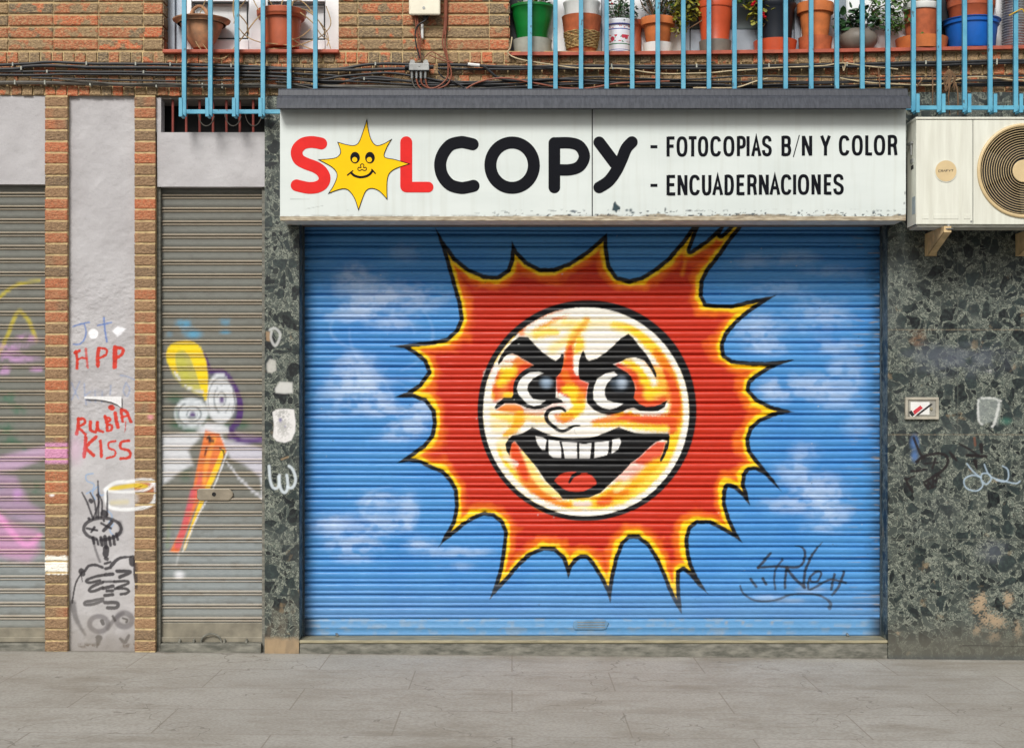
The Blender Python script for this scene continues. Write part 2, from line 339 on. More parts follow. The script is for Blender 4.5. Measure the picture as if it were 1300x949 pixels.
MT = dict(
    brick=brick_mat(), pbrick=brick_paint_mat(), terrazzo=terrazzo_mat(), plaster=plaster_mat(), plainplaster=plaster_mat(False), plainterr=terrazzo_mat(False), pave=pave_mat(),
    mural=shutter_mat('painted_shutter', .4), galv=shutter_mat('galvanised_shutter', .48),
    mortar=simple('mortar', (200, 176, 130), .95, var=.3, scale=30, bump=.003, bs=90),
    blue=rail_mat(),
    black=simple('black_cable', (34, 35, 38), .5, var=.5, scale=20),
    greycable=simple('grey_conduit', (92, 88, 80), .6, var=.4, scale=15),
    browncable=simple('brown_cable', (140, 78, 56), .55, var=.3),
    creamcable=simple('cream_cable', (196, 178, 142), .55, var=.3),
    hood=simple('grey_hood_metal', (72, 75, 82), .5, .0, var=.2, scale=40, sc3=(2, 1, .2), dark=(54, 57, 64), spec=.3, bump=0),
    signbody=simple('sign_box', (206, 208, 202), .5, var=.2),
    peel=simple('rusty_trim', (182, 172, 150), .8, var=.6, scale=40, dark=(140, 126, 104), sc3=(.4, 1, 2)),
    red=simple('red_vinyl', (222, 40, 36), .5, var=.08, spec=.15), ink=simple('black_vinyl', (11, 13, 21), .5, var=.15, spec=.1),
    yellow=simple('yellow_vinyl', (250, 198, 4), .5, var=.05, scale=6, spec=.12),
    clay=simple('terracotta', (188, 98, 58), .8, var=.3, scale=18), clay2=simple('orange_terracotta', (206, 116, 60), .75, var=.25, scale=14),
    brownpl=simple('reddish_plastic', (184, 92, 58), .5, var=.2), orangepl=simple('orange_plastic', (208, 86, 48), .45, var=.18, scale=10),
    oldclay=simple('weathered_clay', (206, 150, 110), .85, var=.35, scale=14, dark=(150, 116, 92)),
    sill=simple('sill_tile', (176, 84, 60), .6, var=.25), green=simple('green_plastic', (10, 116, 44), .4, var=.25, scale=10),
    white=simple('white_plastic', (226, 226, 222), .4, var=.1), upvc=simple('white_window_frame', (240, 240, 242), .35, var=.05),
    gasket=simple('gasket', (24, 24, 26), .6), palegrey=simple('pale_saucer', (170, 172, 160), .6, var=.25),
    darkpl=simple('dark_plastic', (32, 37, 46), .45, var=.2), bluepl=simple('blue_basin', (24, 100, 190), .4, var=.15),
    stonebowl=simple('grey_stoneware', (124, 116, 106), .55, var=.3, scale=9), wicker=simple('wicker', (176, 148, 96), .8, var=.5, scale=50),
    ac=simple('ac_enamel', (220, 221, 208), .4, var=.12, scale=9, sc3=(3, 1, .25), dark=(208, 208, 194)), acbeige=simple('beige_plastic', (212, 188, 142), .5, var=.1),
    dark=simple('dark_cavity', (18, 18, 18), .8), metal=simple('galvanised_metal', (150, 152, 150), .45, .6, var=.25),
    bracket=simple('tan_bracket', (214, 186, 138), .7, var=.3), cream=simple('cream_enamel', (232, 226, 204), .4, var=.08),
    step=simple('threshold_stone', (126, 124, 114), .8, var=.35, scale=12, dark=(84, 84, 76), sc3=(1, 1, 3)), brass=simple('threshold_metal', (158, 150, 122), .55, .2, var=.35, scale=20, sc3=(.4, 1, 3)),
    dirtcem=simple('rough_cement', (168, 150, 122), .95, var=.35, scale=20, bump=.006, bs=50),
    rustbar=simple('red_oxide_bar', (136, 62, 52), .6, var=.3), paper=simple('torn_paper', (226, 226, 226), .8, var=.12, scale=60, bump=.001),
    leaf=simple('leaf_green', (86, 122, 52), .55, var=.55, scale=40), leafy=simple('leaf_yellowish', (150, 148, 50), .55, var=.5, scale=45),
    darkleaf=simple('leaf_dark', (48, 84, 44), .5, var=.5, scale=40), stem=simple('dry_stem', (186, 156, 112), .8, var=.35, scale=30),
    twig=simple('brown_twig', (120, 92, 66), .85, var=.4), soil=simple('soil', (60, 46, 36), .95), petal=simple('red_petal', (210, 24, 40), .6),
    autumn=simple('dry_leaf', (206, 156, 66), .7, var=.3), glassy=simple('curtained_glass', (246, 248, 250), .12, var=.06, scale=3, bump=0),
    greypanel=simple('grey_shutter_board', (112, 124, 124), .5, var=.2, scale=4), alum=simple('aluminium', (158, 166, 176), .35, .5, var=.12),
    foil=simple('silver_duct', (180, 184, 188), .3, .7, var=.3, scale=30), asphalt=simple('asphalt', (66, 66, 68), .9, var=.3, scale=60),
    kerb=simple('kerb_granite', (140, 136, 130), .8, var=.3, scale=50), soffit=simple('greybrown_lintel', (120, 112, 104), .9),  # soffit: plain grey-brown for lintels, rear wall and upper floor
)
# ================================================================== GROUND
def ground_z(x): return -.012 - .009 * max(-3.5, min(x, 9))
xs = [-60, -12, -6] + [i * .5 for i in range(-9, 13)] + [8, 12, 60]
m = M()
for i in range(len(xs) - 1):
    a, b = xs[i], xs[i + 1]; m.add([(a, -3.2, ground_z(a)), (b, -3.2, ground_z(b)), (b, 1.2, ground_z(b)), (a, 1.2, ground_z(a))], [(0, 1, 2, 3)])
o = mkobj('pavement', m, MT['pave'], (0, 0, 0)); o['kind'] = 'structure'
m = M().box(-60, 60, -3.36, -3.204, -.22, -.03); o = mkobj('kerb', m, MT['kerb'], (0, 0, 0)); o['kind'] = 'structure'
m = M().add([(-60, -60, -.17), (60, -60, -.17), (60, -3.3, -.17), (-60, -3.3, -.17)], [(0, 1, 2, 3)])
m = M(); m.add([(-60, -60, -.17), (60, -60, -.17), (60, -3.3, -.17), (-60, -3.3, -.17)], [(0, 1, 2, 3)])
o = mkobj('road', m, MT['asphalt'], (0, 0, 0)); o['kind'] = 'structure'
# ================================================================== BUILDING
bld = thing('shop_building', 'brick building with grey plaster panels, brick piers and green terrazzo cladding around its closed shops', 'building', (0, .3, 0))
REC = .22                                      # how far the big shutter sits back
def brick(m, a, b, ya=0., depth=.02, nx=4, nz=4, rnd=None, rnds=None):
    """one brick between facade units a=(px0,py0) and b=(px1,py1)"""
    x0, _, z1 = W(a[0], a[1], 0); x1, _, z0 = W(b[0], b[1], 0)
    us = [0, .035] + [(.035 + .93 * i / (nx - 1)) for i in range(1, nx - 1)] + [.965, 1]
    hs = [0, .09] + [(.09 + .82 * i / (nz - 1)) for i in range(1, nz - 1)] + [.91, 1]
    X = [x0 + (x1 - x0) * u for u in us]; Z = [z0 + (z1 - z0) * u for u in hs]; c = rnd or [random.random() for _ in range(3)]
    off = random.uniform(-.0025, .0025); v = []; n, k = len(X), len(Z)
    for j, z in enumerate(Z):
        for i, x in enumerate(X):
            e = (i in (0, n - 1)) or (j in (0, k - 1))
            v.append((x + random.uniform(-.0012, .0012), ya + off + (.0035 if e else random.uniform(-.001, .001)), z + random.uniform(-.0012, .0012)))
    f = [(j * n + i, j * n + i + 1, (j + 1) * n + i + 1, (j + 1) * n + i) for j in range(k - 1) for i in range(n - 1)]
    ring = [i for i in range(n)] + [j * n + n - 1 for j in range(1, k)] + [(k - 1) * n + i for i in range(n - 2, -1, -1)] + [j * n for j in range(k - 2, 0, -1)]
    o = len(v)
    for r in ring: v.append((v[r][0], ya + depth, v[r][2]))
    L = len(ring); f += [(ring[(i + 1) % L], ring[i], o + i, o + (i + 1) % L) for i in range(L)]
    m.add(v, f, [(c[0], c[1], c[2], 1)] * len(v))
    if rnds is not None: rnds += [(c[0], c[1], c[2], 1)] * len(v)
# --- upper wall: stretcher courses left of, between and above the windows; header courses below
wall = M(); mort = M()
rows = [(2.6 - 15.3 * i, 17.2 - 15.3 * i) for i in range(0, 9)]
def stretch(x0, x1, joints):
    for r, (a, b) in enumerate([(49.2 - 15.35 * i, 62.6 - 15.35 * i) for i in range(0, 13)]):
        xsn = [x0] + [j for j in joints if x0 + 6 < j < x1 - 6] + [x1]
        for i in range(len(xsn) - 1): brick(wall, (xsn[i] + (.6 if i else 0), a + 1.3), (xsn[i + 1] - (.6 if i < len(xsn) - 2 else 0), b + .1))
stretch(-250, 206, [10 + 57.2 * i for i in range(-5, 5)])
stretch(430, 646, [454, 511, 567, 621])
stretch(1345, 1560, [1398, 1455, 1512])
for r, (a, b) in enumerate([(66.5, 79.5), (81.2, 94), (95.6, 108), (109.4, 120.2)]):
    x = -250 + (r % 2) * 5
    while x < 1560:
        hid = 356 < x < 1140 and r == 3
        if not hid: brick(wall, (x + .9, a), (x + 13.6 + random.uniform(-.5, .4), b + random.uniform(-.4, .6 if r < 3 else 1.2)), nx=3, nz=3)
        x += 14.35
part('brick_wall', wall, MT['brick'], bld, smooth=False)
# mortar bed and wall body behind the bricks, with the window openings left free
for (a, b, c, d) in [(-250, 206, -150, 65), (430, 646, -150, 65), (1345, 1560, -150, 65), (-250, 1560, 65, 121)]: mort.pbox(a, b, c, d, .012, .3)
part('mortar', mort, MT['mortar'], bld)
# window reveals: brick returns on the left window's left side and the right window's left side
for px in (206, 646):
    rev = M(); x = W(px, 0)[0]
    for i in range(0, 13):
        z1 = W(0, 50.2 - 15.35 * i)[2]; z0 = W(0, 62.4 - 15.35 * i)[2]; c = [random.random() * .6, random.random(), random.random()]
        rev.box(x - .02, x + .006, .012, .115, z0, z1, (*c, 1)); c = [random.random() * .6, random.random(), random.random()]
        rev.box(x - .02, x + .006, .125, .24, z0, z1, (*c, 1))
    part('window_reveal', rev, MT['brick'], bld)
# --- piers: one brick wide, painted in places
def painted_piers(px0, px1, paintfn, ret):
    m = M(); R = []
    y = 123.5; i = 0
    while y < 826:
        c = [random.random(), random.random(), random.random()]
        if y > 640: c[0] *= .6
        brick(m, (px0, y), (px1, min(y + 12.0, 829)), -.012 if ret else -.008, .03, 12, 7, rnd=c, rnds=R); y += 14.38
    X, Y = pxy(np.array(m.v)); p = Paint(X, Y); paintfn(p); m.c = []
    o = part('brick_pier', m, MT['pbrick'], bld, paint=p)
    a = o.data.color_attributes.new('Rnd', 'FLOAT_COLOR', 'POINT'); a.data.foreach_set('color', np.array(R, np.float32).ravel())
    b = M().pbox(px0 + .5, px1 - .5, 121.2, 829, -.003 if not ret else -.006, .12); part('pier_mortar', b, MT['mortar'], o)
RED = (196, 52, 34); BLK = (34, 30, 36); WHT = (232, 234, 234)
def tf(ox, oy, s, pts): return [(ox + p[0] / s, oy + p[1] / s) + tuple(p[2:]) for p in pts]
def cup(p):
    t = lambda pts: tf(80, 600, 3.955, pts)
    p.fill(t(ell(300, 130, 80, 45)), (205, 205, 205), 3, .45)
    p.stroke(t([(235, 82), (300, 70), (370, 62), (418, 72)]), 6, (212, 184, 40), 1.6, .9)
    p.stroke(t([(245, 150), (320, 145)]), 6, (206, 190, 110), 3, .4)
    p.stroke(t([(210, 85), (260, 50), (340, 42), (410, 35), (455, 48)]), 4.5, WHT, 1.6, .85)
    p.stroke(t([(215, 90), (290, 95), (380, 92), (430, 78), (455, 50)]), 3.5, WHT, 1.4, .8)
    p.stroke(t([(218, 80), (215, 130), (232, 170), (290, 182), (360, 180), (430, 165), (462, 130), (465, 60), (440, 35)]), 4.6, WHT, 1.4, .85)
def skeleton(p):
    t = lambda pts: tf(80, 600, 3.955, pts)
    def s(pts, w, op=.9, soft=.8): p.stroke(t(pts), np.array(w) * 1.35 / 3.955 if not np.isscalar(w) else w * 1.35 / 3.955, BLK, soft, op, rag=.8)
    for q in [[(95, 98), (122, 150), (152, 232)], [(135, 98), (158, 145), (168, 222)], [(175, 40), (178, 130), (178, 225)], [(178, 105), (196, 150), (192, 222)], [(222, 90), (222, 160), (220, 220)], [(150, 232), (180, 150), (170, 110)]]: s(q, [5, 8, 8], .85)
    s([(138, 138), (142, 142)], 16); s([(130, 228), (132, 230)], 11); s([(205, 200), (212, 206)], 24); s([(205, 236), (206, 240)], 9)
    s(ell(198, 280, 94, 54, -250, 95, 40), 13, .85); s([(285, 250), (292, 290), (272, 312)], 18, .5, 2)
    s([(120, 278), (170, 288)], 9); s([(142, 296), (158, 272)], 9); s([(192, 252), (240, 278)], 9); s([(205, 288), (244, 246)], 14)
    for x, y0, y1, w in [(150, 325, 352, 12), (171, 333, 358, 9), (190, 325, 362, 13), (210, 320, 372, 15), (232, 322, 362, 12), (252, 316, 358, 12), (268, 305, 334, 11)]: s([(x, y0), (x + 6, y1)], w)
    s([(150, 335), (165, 390), (185, 445)], 9, .6, 1.2); s([(216, 378), (214, 408)], 24); s([(214, 428), (222, 432)], 14); s([(210, 455), (238, 447)], 10)
    s([(215, 480), (238, 474)], 12); s([(215, 510), (250, 507)], 14); s([(202, 545), (252, 545)], 10, .8); s([(204, 578), (250, 567)], 14); s([(220, 592), (250, 590)], 12); s([(210, 614), (250, 610)], 13)
    s([(212, 650), (272, 652), (268, 675), (225, 676)], 14, .85)
    s([(110, 492), (130, 466), (165, 462), (198, 474)], 11); s([(245, 462), (282, 428), (340, 420)], [16, 12, 7])
    s([(205, 512), (160, 520), (118, 538), (130, 550), (185, 540)], 11); s([(200, 548), (150, 568), (132, 588), (150, 594), (200, 575)], 12); s([(200, 630), (150, 640), (112, 648), (112, 660), (150, 658), (200, 640)], 12, .8)
    s([(272, 492), (335, 494), (325, 505), (285, 522)], 14); s([(258, 545), (322, 543), (322, 556), (272, 575)], 11); s([(262, 580), (312, 580), (330, 592), (318, 604), (290, 608)], 11)
    s([(95, 498), (62, 560), (46, 650)], 7); s([(92, 492), (98, 505)], 22); s([(90, 505), (98, 545)], 4)
    s([(48, 655), (62, 720), (85, 770), (110, 810)], [26, 20, 14, 8], .6, 2); s([(350, 432), (352, 450)], 30); s([(362, 430), (362, 520), (368, 560)], [14, 12, 4], .9)
    G = (72, 68, 76)
    p.stroke(t(ell(180, 757, 46, 38, -20, 320)), 6.5, G, 1.6, .62); p.stroke(t([(225, 780), (262, 730), (300, 705)]), 5, G, 1.5, .6); p.stroke(t(ell(308, 737, 38, 34, -200, 170)), 7.5, G, 1.8, .62)
    s([(196, 742), (202, 755)], 15, .8); s([(300, 728), (322, 736), (318, 748)], 8, .8); s([(250, 718), (262, 740)], 9, .8)
    s([(180, 828), (176, 850), (170, 872)], [26, 16, 8], .75, 1.2); s([(288, 832), (310, 848), (330, 815)], [10, 16, 10], .75, 1.2)
def pier1(p):
    p.stroke([(58, 575), (86, 575)], 26, (214, 150, 190), 2, .8, sm=False); p.blob(66, 628, 4, 3, WHT, .9)
    p.stroke([(56, 717), (88, 717)], 23, (242, 238, 226), 1.0, 1, sm=False, rag=5)
def pier2(p):
    cup(p); p.blob(191, 529, 5, 5, (226, 150, 160), .8); p.stroke([(171.5, 712), (173, 745)], 4, BLK, 1, .8)
painted_piers(57.5, 86, pier1, True); painted_piers(171, 197.5, pier2, False)
# far pier outside the picture
painted_piers(-120, -92, lambda p: None, True)
# --- plaster panels
def plaster(px0, px1, py0, py1, y, paintfn=None, step=.7, name='plaster_panel', thick=.1):
    xs = np.linspace(W(px0, 0, y)[0], W(px1, 0, y)[0], max(2, int((px1 - px0) / step))); zs = np.linspace(W(0, py1, y)[2], W(0, py0, y)[2], max(2, int((py1 - py0) / step)))
    V, F = gridxz(xs, zs, y); X, Y = pxy(V); p = Paint(X, Y)
    if paintfn: paintfn(p)
    V[:, 1] += (fbm(X * .05, Y * .05, 3) - .5) * .012 + (fbm(X * .22, Y * .3, 4) - .5) * .007 * smooth(320, 370, Y) * smooth(620, 520, Y) + (fbm(X * .3, Y * .3, 3) - .5) * .0015
    o = part(name, (V, F), MT['plaster'], bld, paint=p, smooth=True)
    b = M().box(xs[0], xs[-1], y + .012, y + thick, zs[0], zs[-1]); part('panel_body', b, MT['plainplaster'], o)
    return o
def mid(p):
    t = lambda pts: tf(80, 380, 4.312, pts)
    BL = (92, 122, 182)
    def b(pts, w=1.6, op=.85, c=BL): p.stroke(t(pts), w * 1.25, c, .9, op, rag=1)
    b([(55, 147), (95, 135), (143, 125)]); b([(115, 132), (126, 180), (112, 225), (85, 246), (58, 245)]); b([(190, 142), (265, 126)]); b([(224, 100), (228, 160), (240, 230)], 1.9)
    p.fill(t(ell(165, 187, 27, 27)), (238, 238, 240), 1.2); p.fill(t([(270, 172), (300, 145), (345, 160), (320, 190), (298, 203)]), (238, 238, 242), 1.6)
    def r(pts, w=3.3, op=.97): p.stroke(t(pts), w * 1.22, RED, .55, op, rag=1.4)
    r([(70, 285), (78, 330), (76, 376)]); r([(125, 268), (130, 320), (136, 372)], 2.6, .75); r([(80, 330), (105, 318), (130, 325)], 2.2); r([(66, 292), (90, 280)])
    r([(196, 268), (190, 315), (192, 362)], 4); r([(198, 266), (235, 272), (236, 300), (198, 322)], 2.8); r([(285, 262), (284, 318), (282, 368)], 5.2); r([(286, 262), (326, 270), (322, 300), (288, 322)], 3.4)
    FB = (126, 146, 184)
    for q in [[(45, 455), (65, 500), (85, 540)], [(90, 450), (70, 500), (48, 548)], [(115, 460), (120, 520), (128, 575)], [(150, 505), (122, 530), (150, 560)], [(175, 500), (178, 560)], [(262, 470), (258, 520)], [(345, 455), (330, 500), (350, 530), (365, 490), (345, 455)], [(215, 505), (212, 560)], [(315, 415), (345, 420), (395, 440)]]: b(q, 1.6, .5, FB)
    p.blob(*t([(190, 510)])[0], 22, 7, (150, 150, 158), .5, noise=.5, ns=.3)
    r([(84, 652), (82, 690), (74, 735)], 3.6); r([(80, 658), (112, 652), (118, 676), (84, 698), (100, 715), (122, 738)], 3); r([(150, 668), (150, 712), (180, 722), (188, 672)], 3.4); r([(188, 676), (196, 715), (218, 722)], 3)
    r([(230, 640), (240, 680), (242, 716)], 3.4); r([(232, 642), (260, 655), (242, 678), (268, 690), (264, 714), (242, 718)], 2.6); r([(285, 622), (292, 660), (302, 698)], 4); r([(262, 590), (268, 592)], 6)
    r([(318, 604), (322, 640), (328, 668)], 3.2); r([(320, 602), (345, 612), (360, 640), (372, 668)], 3.4); r([(326, 642), (362, 636)], 2.4); r([(345, 665), (342, 700), (337, 728)], 1)
    r([(124, 755), (120, 805), (114, 858)], 4); r([(180, 752), (128, 808), (168, 852)], 3.6); r([(204, 775), (208, 815), (210, 860)], 3.4); r([(286, 775), (252, 782), (252, 812), (284, 828), (282, 855), (240, 868)], 2.2); r([(362, 772), (320, 780), (316, 812), (362, 828), (364, 862), (314, 870)], 3)
    p.blob(96, 570, 14, 26, (206, 160, 190), .45)
    t2 = lambda pts: tf(0, 400, 3.514, pts)
    for q in [[(415, 705), (385, 712), (388, 738), (418, 752), (412, 778), (385, 795)], [(432, 765), (412, 790), (425, 820)], [(438, 762), (445, 800), (462, 800)], [(480, 870), (500, 895), (485, 925)], [(505, 930), (490, 960), (510, 985)]]: p.stroke(t2(q), 1.6, (128, 164, 204), .8, .75)
    cup(p); skeleton(p)
    # damp dirt at the foot and crumbled lower edge
    a = smooth(770, 829, p.Y + 30 * (fbm(p.X * .06, p.Y * .06) - .5)) * .55; p.put(np.arange(len(p.X)), a, (120, 112, 100))
    a = smooth(700, 800, p.Y) * .3 * fbm(p.X * .1, p.Y * .03); p.put(np.arange(len(p.X)), a, (128, 122, 112))
    a = smooth(.55, .7, fbm(p.X * .12, p.Y * .12)) * smooth(5, 0, np.abs(p.Y - 819)); p.put(np.arange(len(p.X)), a * .8, (96, 84, 72))
plaster(85, 172, 121.5, 829, .035, mid)
plaster(-93, 59, 121.5, 234, .02, None, 3, 'plaster_lintel')
plaster(199.5, 337, 168, 237, .02, None, 2, 'plaster_lintel')
plaster(198, 204.5, 124, 168, .02, None, 2, 'plaster_strip')
def reveal(px0, px1, py0, py1, ya, yb, mat, name): part(name, M().pbox(px0, px1, py0, py1, ya, yb), mat, bld)
reveal(197.2, 203.6, 237, 829, .045, .2, MT['step'], 'shutter_reveal'); reveal(332.6, 337, 168, 829, .05, .2, MT['step'], 'shutter_reveal')
reveal(198, 337, 122, 126, .03, .3, MT['soffit'], 'opening_head')
# barred vent opening
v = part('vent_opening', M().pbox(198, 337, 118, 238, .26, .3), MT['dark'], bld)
part('vent_sill', M().pbox(199, 337, 168.5, 171, .03, .25), MT['plainplaster'], v)
for i in range(8):
    x, _, z0 = W(219.5 + i * 17, 169, .06); z1 = W(0, 120, .06)[2]; part('bar', M().tube([(x, .06, z0), (x, .06, z1)], .008), MT['rustbar'], v)
# --- terrazzo: left pilaster and right wall
def terr(px0, px1, py0, py1, y, paintfn, joints, vj, step=1.0, name='terrazzo_wall'):
    xs = np.linspace(W(px0, 0, y)[0], W(px1, 0, y)[0], max(2, int((px1 - px0) / step))); zs = np.linspace(W(0, py1, y)[2], W(0, py0, y)[2], int((py1 - py0) / step))
    V, F = gridxz(xs, zs, y); X, Y = pxy(V); p = Paint(X, Y)
    for j, tint in joints: p.stroke([(px0 - 5, j), (px1 + 5, j)], 1.2, tint, .5, .5, sm=False, rag=1.2)
    for x, a, b in vj: p.stroke([(x, a), (x, b)], 1.0, (96, 100, 92), .5, .7, sm=False, rag=.5)
    paintfn(p)
    o = part(name, (V, F), MT['terrazzo'], bld, paint=p, smooth=True)
    part('wall_body', M().box(xs[0], xs[-1], y + .003, .45, zs[0], zs[-1]), MT['plainterr'], o)
    return o
def pil(p):
    wp = WHT
    p.fill(tf(330, 430, 4.745, [(75, 440), (100, 425), (150, 420), (205, 425), (215, 500), (212, 560), (190, 610), (150, 625), (100, 615), (78, 590), (85, 520)]), (222, 220, 218), 1, .96)
    for q in [(360, 540, 14, 24), (358, 525, 12, 10), (361, 491, 11, 8), (344, 466, 7, 9)]: p.blob(*q, (150, 150, 146), .7, noise=.2, ns=.45)
    p.blob(356, 533, 3, 4, (96, 90, 140), .8); p.blob(362, 541, 1.5, 2, (96, 90, 140), .7)
    p.fill(tf(330, 430, 4.745, [(90, 300), (120, 258), (195, 262), (198, 325), (150, 330), (95, 325)]), (205, 205, 200), 1.5, .85)
    p.fill(tf(330, 430, 4.745, [(40, 150), (60, 120), (95, 130), (98, 190), (70, 205), (45, 200)]), (196, 194, 186), 1.5, .75)
    p.stroke(tf(330, 250, 4.745, [(60, 800), (90, 790), (120, 820), (115, 860), (90, 895), (65, 850), (70, 810)]), 3.2, (200, 202, 200), 1, .7)
    p.fill(tf(330, 250, 4.745, [(35, 810), (60, 812), (60, 870), (38, 865)]), (170, 140, 106), 1, .7)
    p.stroke(tf(330, 430, 4.745, [(55, 765), (62, 850), (80, 895), (110, 890), (118, 820)]), 3.6, (202, 212, 218), .9, .82)
    p.stroke(tf(330, 430, 4.745, [(112, 830), (125, 900), (150, 925), (168, 890), (162, 820)]), 3.6, (202, 212, 218), .9, .82)
    p.stroke(tf(330, 430, 4.745, [(165, 890), (195, 895), (215, 850), (200, 790), (175, 765)]), 3.6, (202, 212, 218), .9, .82)
    p.stroke(tf(330, 430, 4.745, [(170, 465 + 245), (130, 725)]), 2, (190, 160, 120), 1, .5); p.stroke([(331, 128), (350, 150)], .1, wp)
    a = smooth(806, 815, p.Y + 8 * (fbm(p.X * .1, p.Y * .1) - .5)); p.put(np.arange(len(p.X)), a * .95, (158, 136, 106))
    a = smooth(740, 810, p.Y) * .45 * smooth(.3, .7, fbm(p.X * .12, p.Y * .05)); p.put(np.arange(len(p.X)), a, (112, 100, 84))
terr(336, 379.5, 122, 829, -.008, pil, [(289, (120, 122, 108)), (420, (120, 122, 108)), (556, (120, 122, 108)), (690, (120, 122, 108))], [], 1.0, 'terrazzo_pilaster')
def rw(p):
    t = lambda pts: tf(1100, 450, 4.745, pts)
    K = (28, 22, 24)
    def s(pts, w, op=.97, c=K): p.stroke(t(pts), w if not np.isscalar(w) else w * 1.15, c, .7, op, rag=.5)
    p.blob(*t([(290, 530)])[0], 7, 12, (74, 108, 158), .95); p.blob(*t([(290, 610)])[0], 6, 9, (74, 108, 158), .9)
    s([(285, 500), (320, 590), (345, 620)], 3.2); s([(300, 645), (350, 610), (430, 595), (480, 610), (490, 650), (455, 700), (400, 735), (360, 760)], 3.2)
    s([(500, 585), (520, 610), (545, 640)], [2, 5, 2]); s([(415, 625), (398, 680)], 2.6); s([(350, 655), (430, 650)], 1.8); s([(270, 700), (310, 700), (350, 690)], 2.4)
    s([(235, 745), (255, 790), (278, 825)], 3.2); s([(240, 750), (290, 730)], 2)
    s([(345, 765), (370, 805), (375, 765), (400, 800), (400, 745), (420, 770), (425, 725), (445, 740)], 2.6); s([(370, 810), (420, 790)], 2)
    s([(560, 535), (620, 570), (680, 610)], 2.2); s([(605, 605), (720, 612)], 3.6); s([(690, 545), (695, 590)], [6, 3]); s([(655, 640), (665, 690)], [6, 1.5])
    s([(1240 - 590, 500), (655, 545)], 2.6, .7, (120, 76, 56))
    LB = (168, 188, 204)
    for q in [[(605, 655), (640, 700), (690, 740)], [(690, 740), (640, 725), (590, 750), (600, 800), (660, 820), (700, 790), (690, 745), (700, 715), (740, 720), (750, 750), (720, 780), (690, 750)], [(710, 660), (730, 710), (760, 740), (830, 760), (900, 775), (925, 760)], [(820, 670), (850, 690), (855, 740), (830, 765), (780, 755)]]: s(q, 1.6, .8, LB)
    # paste remains and scuffs
    p.fill(t([(670, 270), (700, 255), (800, 265), (815, 300), (790, 430), (760, 400), (700, 420), (675, 380)]), (176, 184, 180), 2, .35)
    p.stroke(t([(675, 275), (672, 330), (678, 400), (700, 420)]), 2.4, (208, 210, 206), 1, .8, rag=2); p.stroke(t([(690, 262), (760, 262), (810, 280)]), 2.4, (208, 210, 206), 1, .75, rag=2); p.stroke(t([(800, 290), (775, 400), (760, 430)]), 3.4, (208, 210, 206), 1, .75, rag=3)
    p.blob(*t([(840, 400)])[0], 10, 6, (60, 130, 110), .4); p.blob(*t([(740, 100)])[0], 5, 3, (204, 204, 198), .8, noise=.5, ns=.4)
    for (x, y, rx, ry) in [(1242, 768, 12, 16), (1255, 785, 16, 14), (1265, 790, 16, 12), (1262, 808, 10, 8), (1240, 800, 8, 8), (1280, 760, 8, 12), (1292, 800, 7, 14), (1140, 803, 4, 3), (1246, 760, 8, 12)]: p.blob(x, y, rx * 1.2, ry * 1.2, (170, 148, 120), .8, noise=.16, ns=.5)
    p.blob(1165, 430, 16, 14, (140, 106, 78), .5, noise=.5, ns=.2); p.blob(1262, 700, 30, 20, (96, 100, 112), .4, noise=.5)
    p.blob(1215, 455, 90, 30, (98, 104, 116), .55, noise=.6, ns=.06)
    a = smooth(775, 822, p.Y + 16 * (fbm(p.X * .05, p.Y * .05) - .5)) * .72; p.put(np.arange(len(p.X)), a, (94, 92, 82))
    a = smooth(828, 836, p.Y) * .5; p.put(np.arange(len(p.X)), a, (66, 72, 74))
    p.stroke([(1222, 819), (1530, 822)], .9, (44, 42, 40), .4, .9, sm=False)
terr(1127.5, 1530, 117, 842, -.008, rw, [(418.5, (150, 136, 112)), (551.5, (146, 134, 112)), (684, (104, 106, 96))], [(1216, 296, 552), (1222, 684, 840), (1330, 296, 552), (1215, 120, 296)], 1.1)
# top strip of terrazzo above the sign area on the left of the opening (behind sign) and recess lining
part('recess_lintel', M().pbox(379, 1128, 121.5, 284, .02, .2), MT['soffit'], bld)
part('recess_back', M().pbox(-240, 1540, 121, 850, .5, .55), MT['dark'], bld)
# threshold step under the big shutter
zt = W(0, 812)[2]
x0 = W(380, 0)[0]; x1 = W(1127, 0)[0]
st = part('threshold', M().box(x0, x1, .004, .45, -.2, zt - .022), MT['step'], bld, bevel=.004)
part('threshold_lip', M().box(x0, x1, -.004, .2, zt - .02, zt - .0005), MT['brass'], st, bevel=.004)
for a, b in ((-90, 59), (203.6, 331.5)):
    part('threshold', M().pbox(a, b, 816.5, 860, .0, .45), MT['step'], bld, bevel=.006)
# building body beyond
part('rear_wall', M().box(-9, 9, .56, .7, -.3, 5.2), MT['soffit'], bld)
part('upper_floor', M().box(-9, 9, .31, .5, W(0, 64)[2] - .1, W(0, 64)[2] - .02), MT['soffit'], bld)
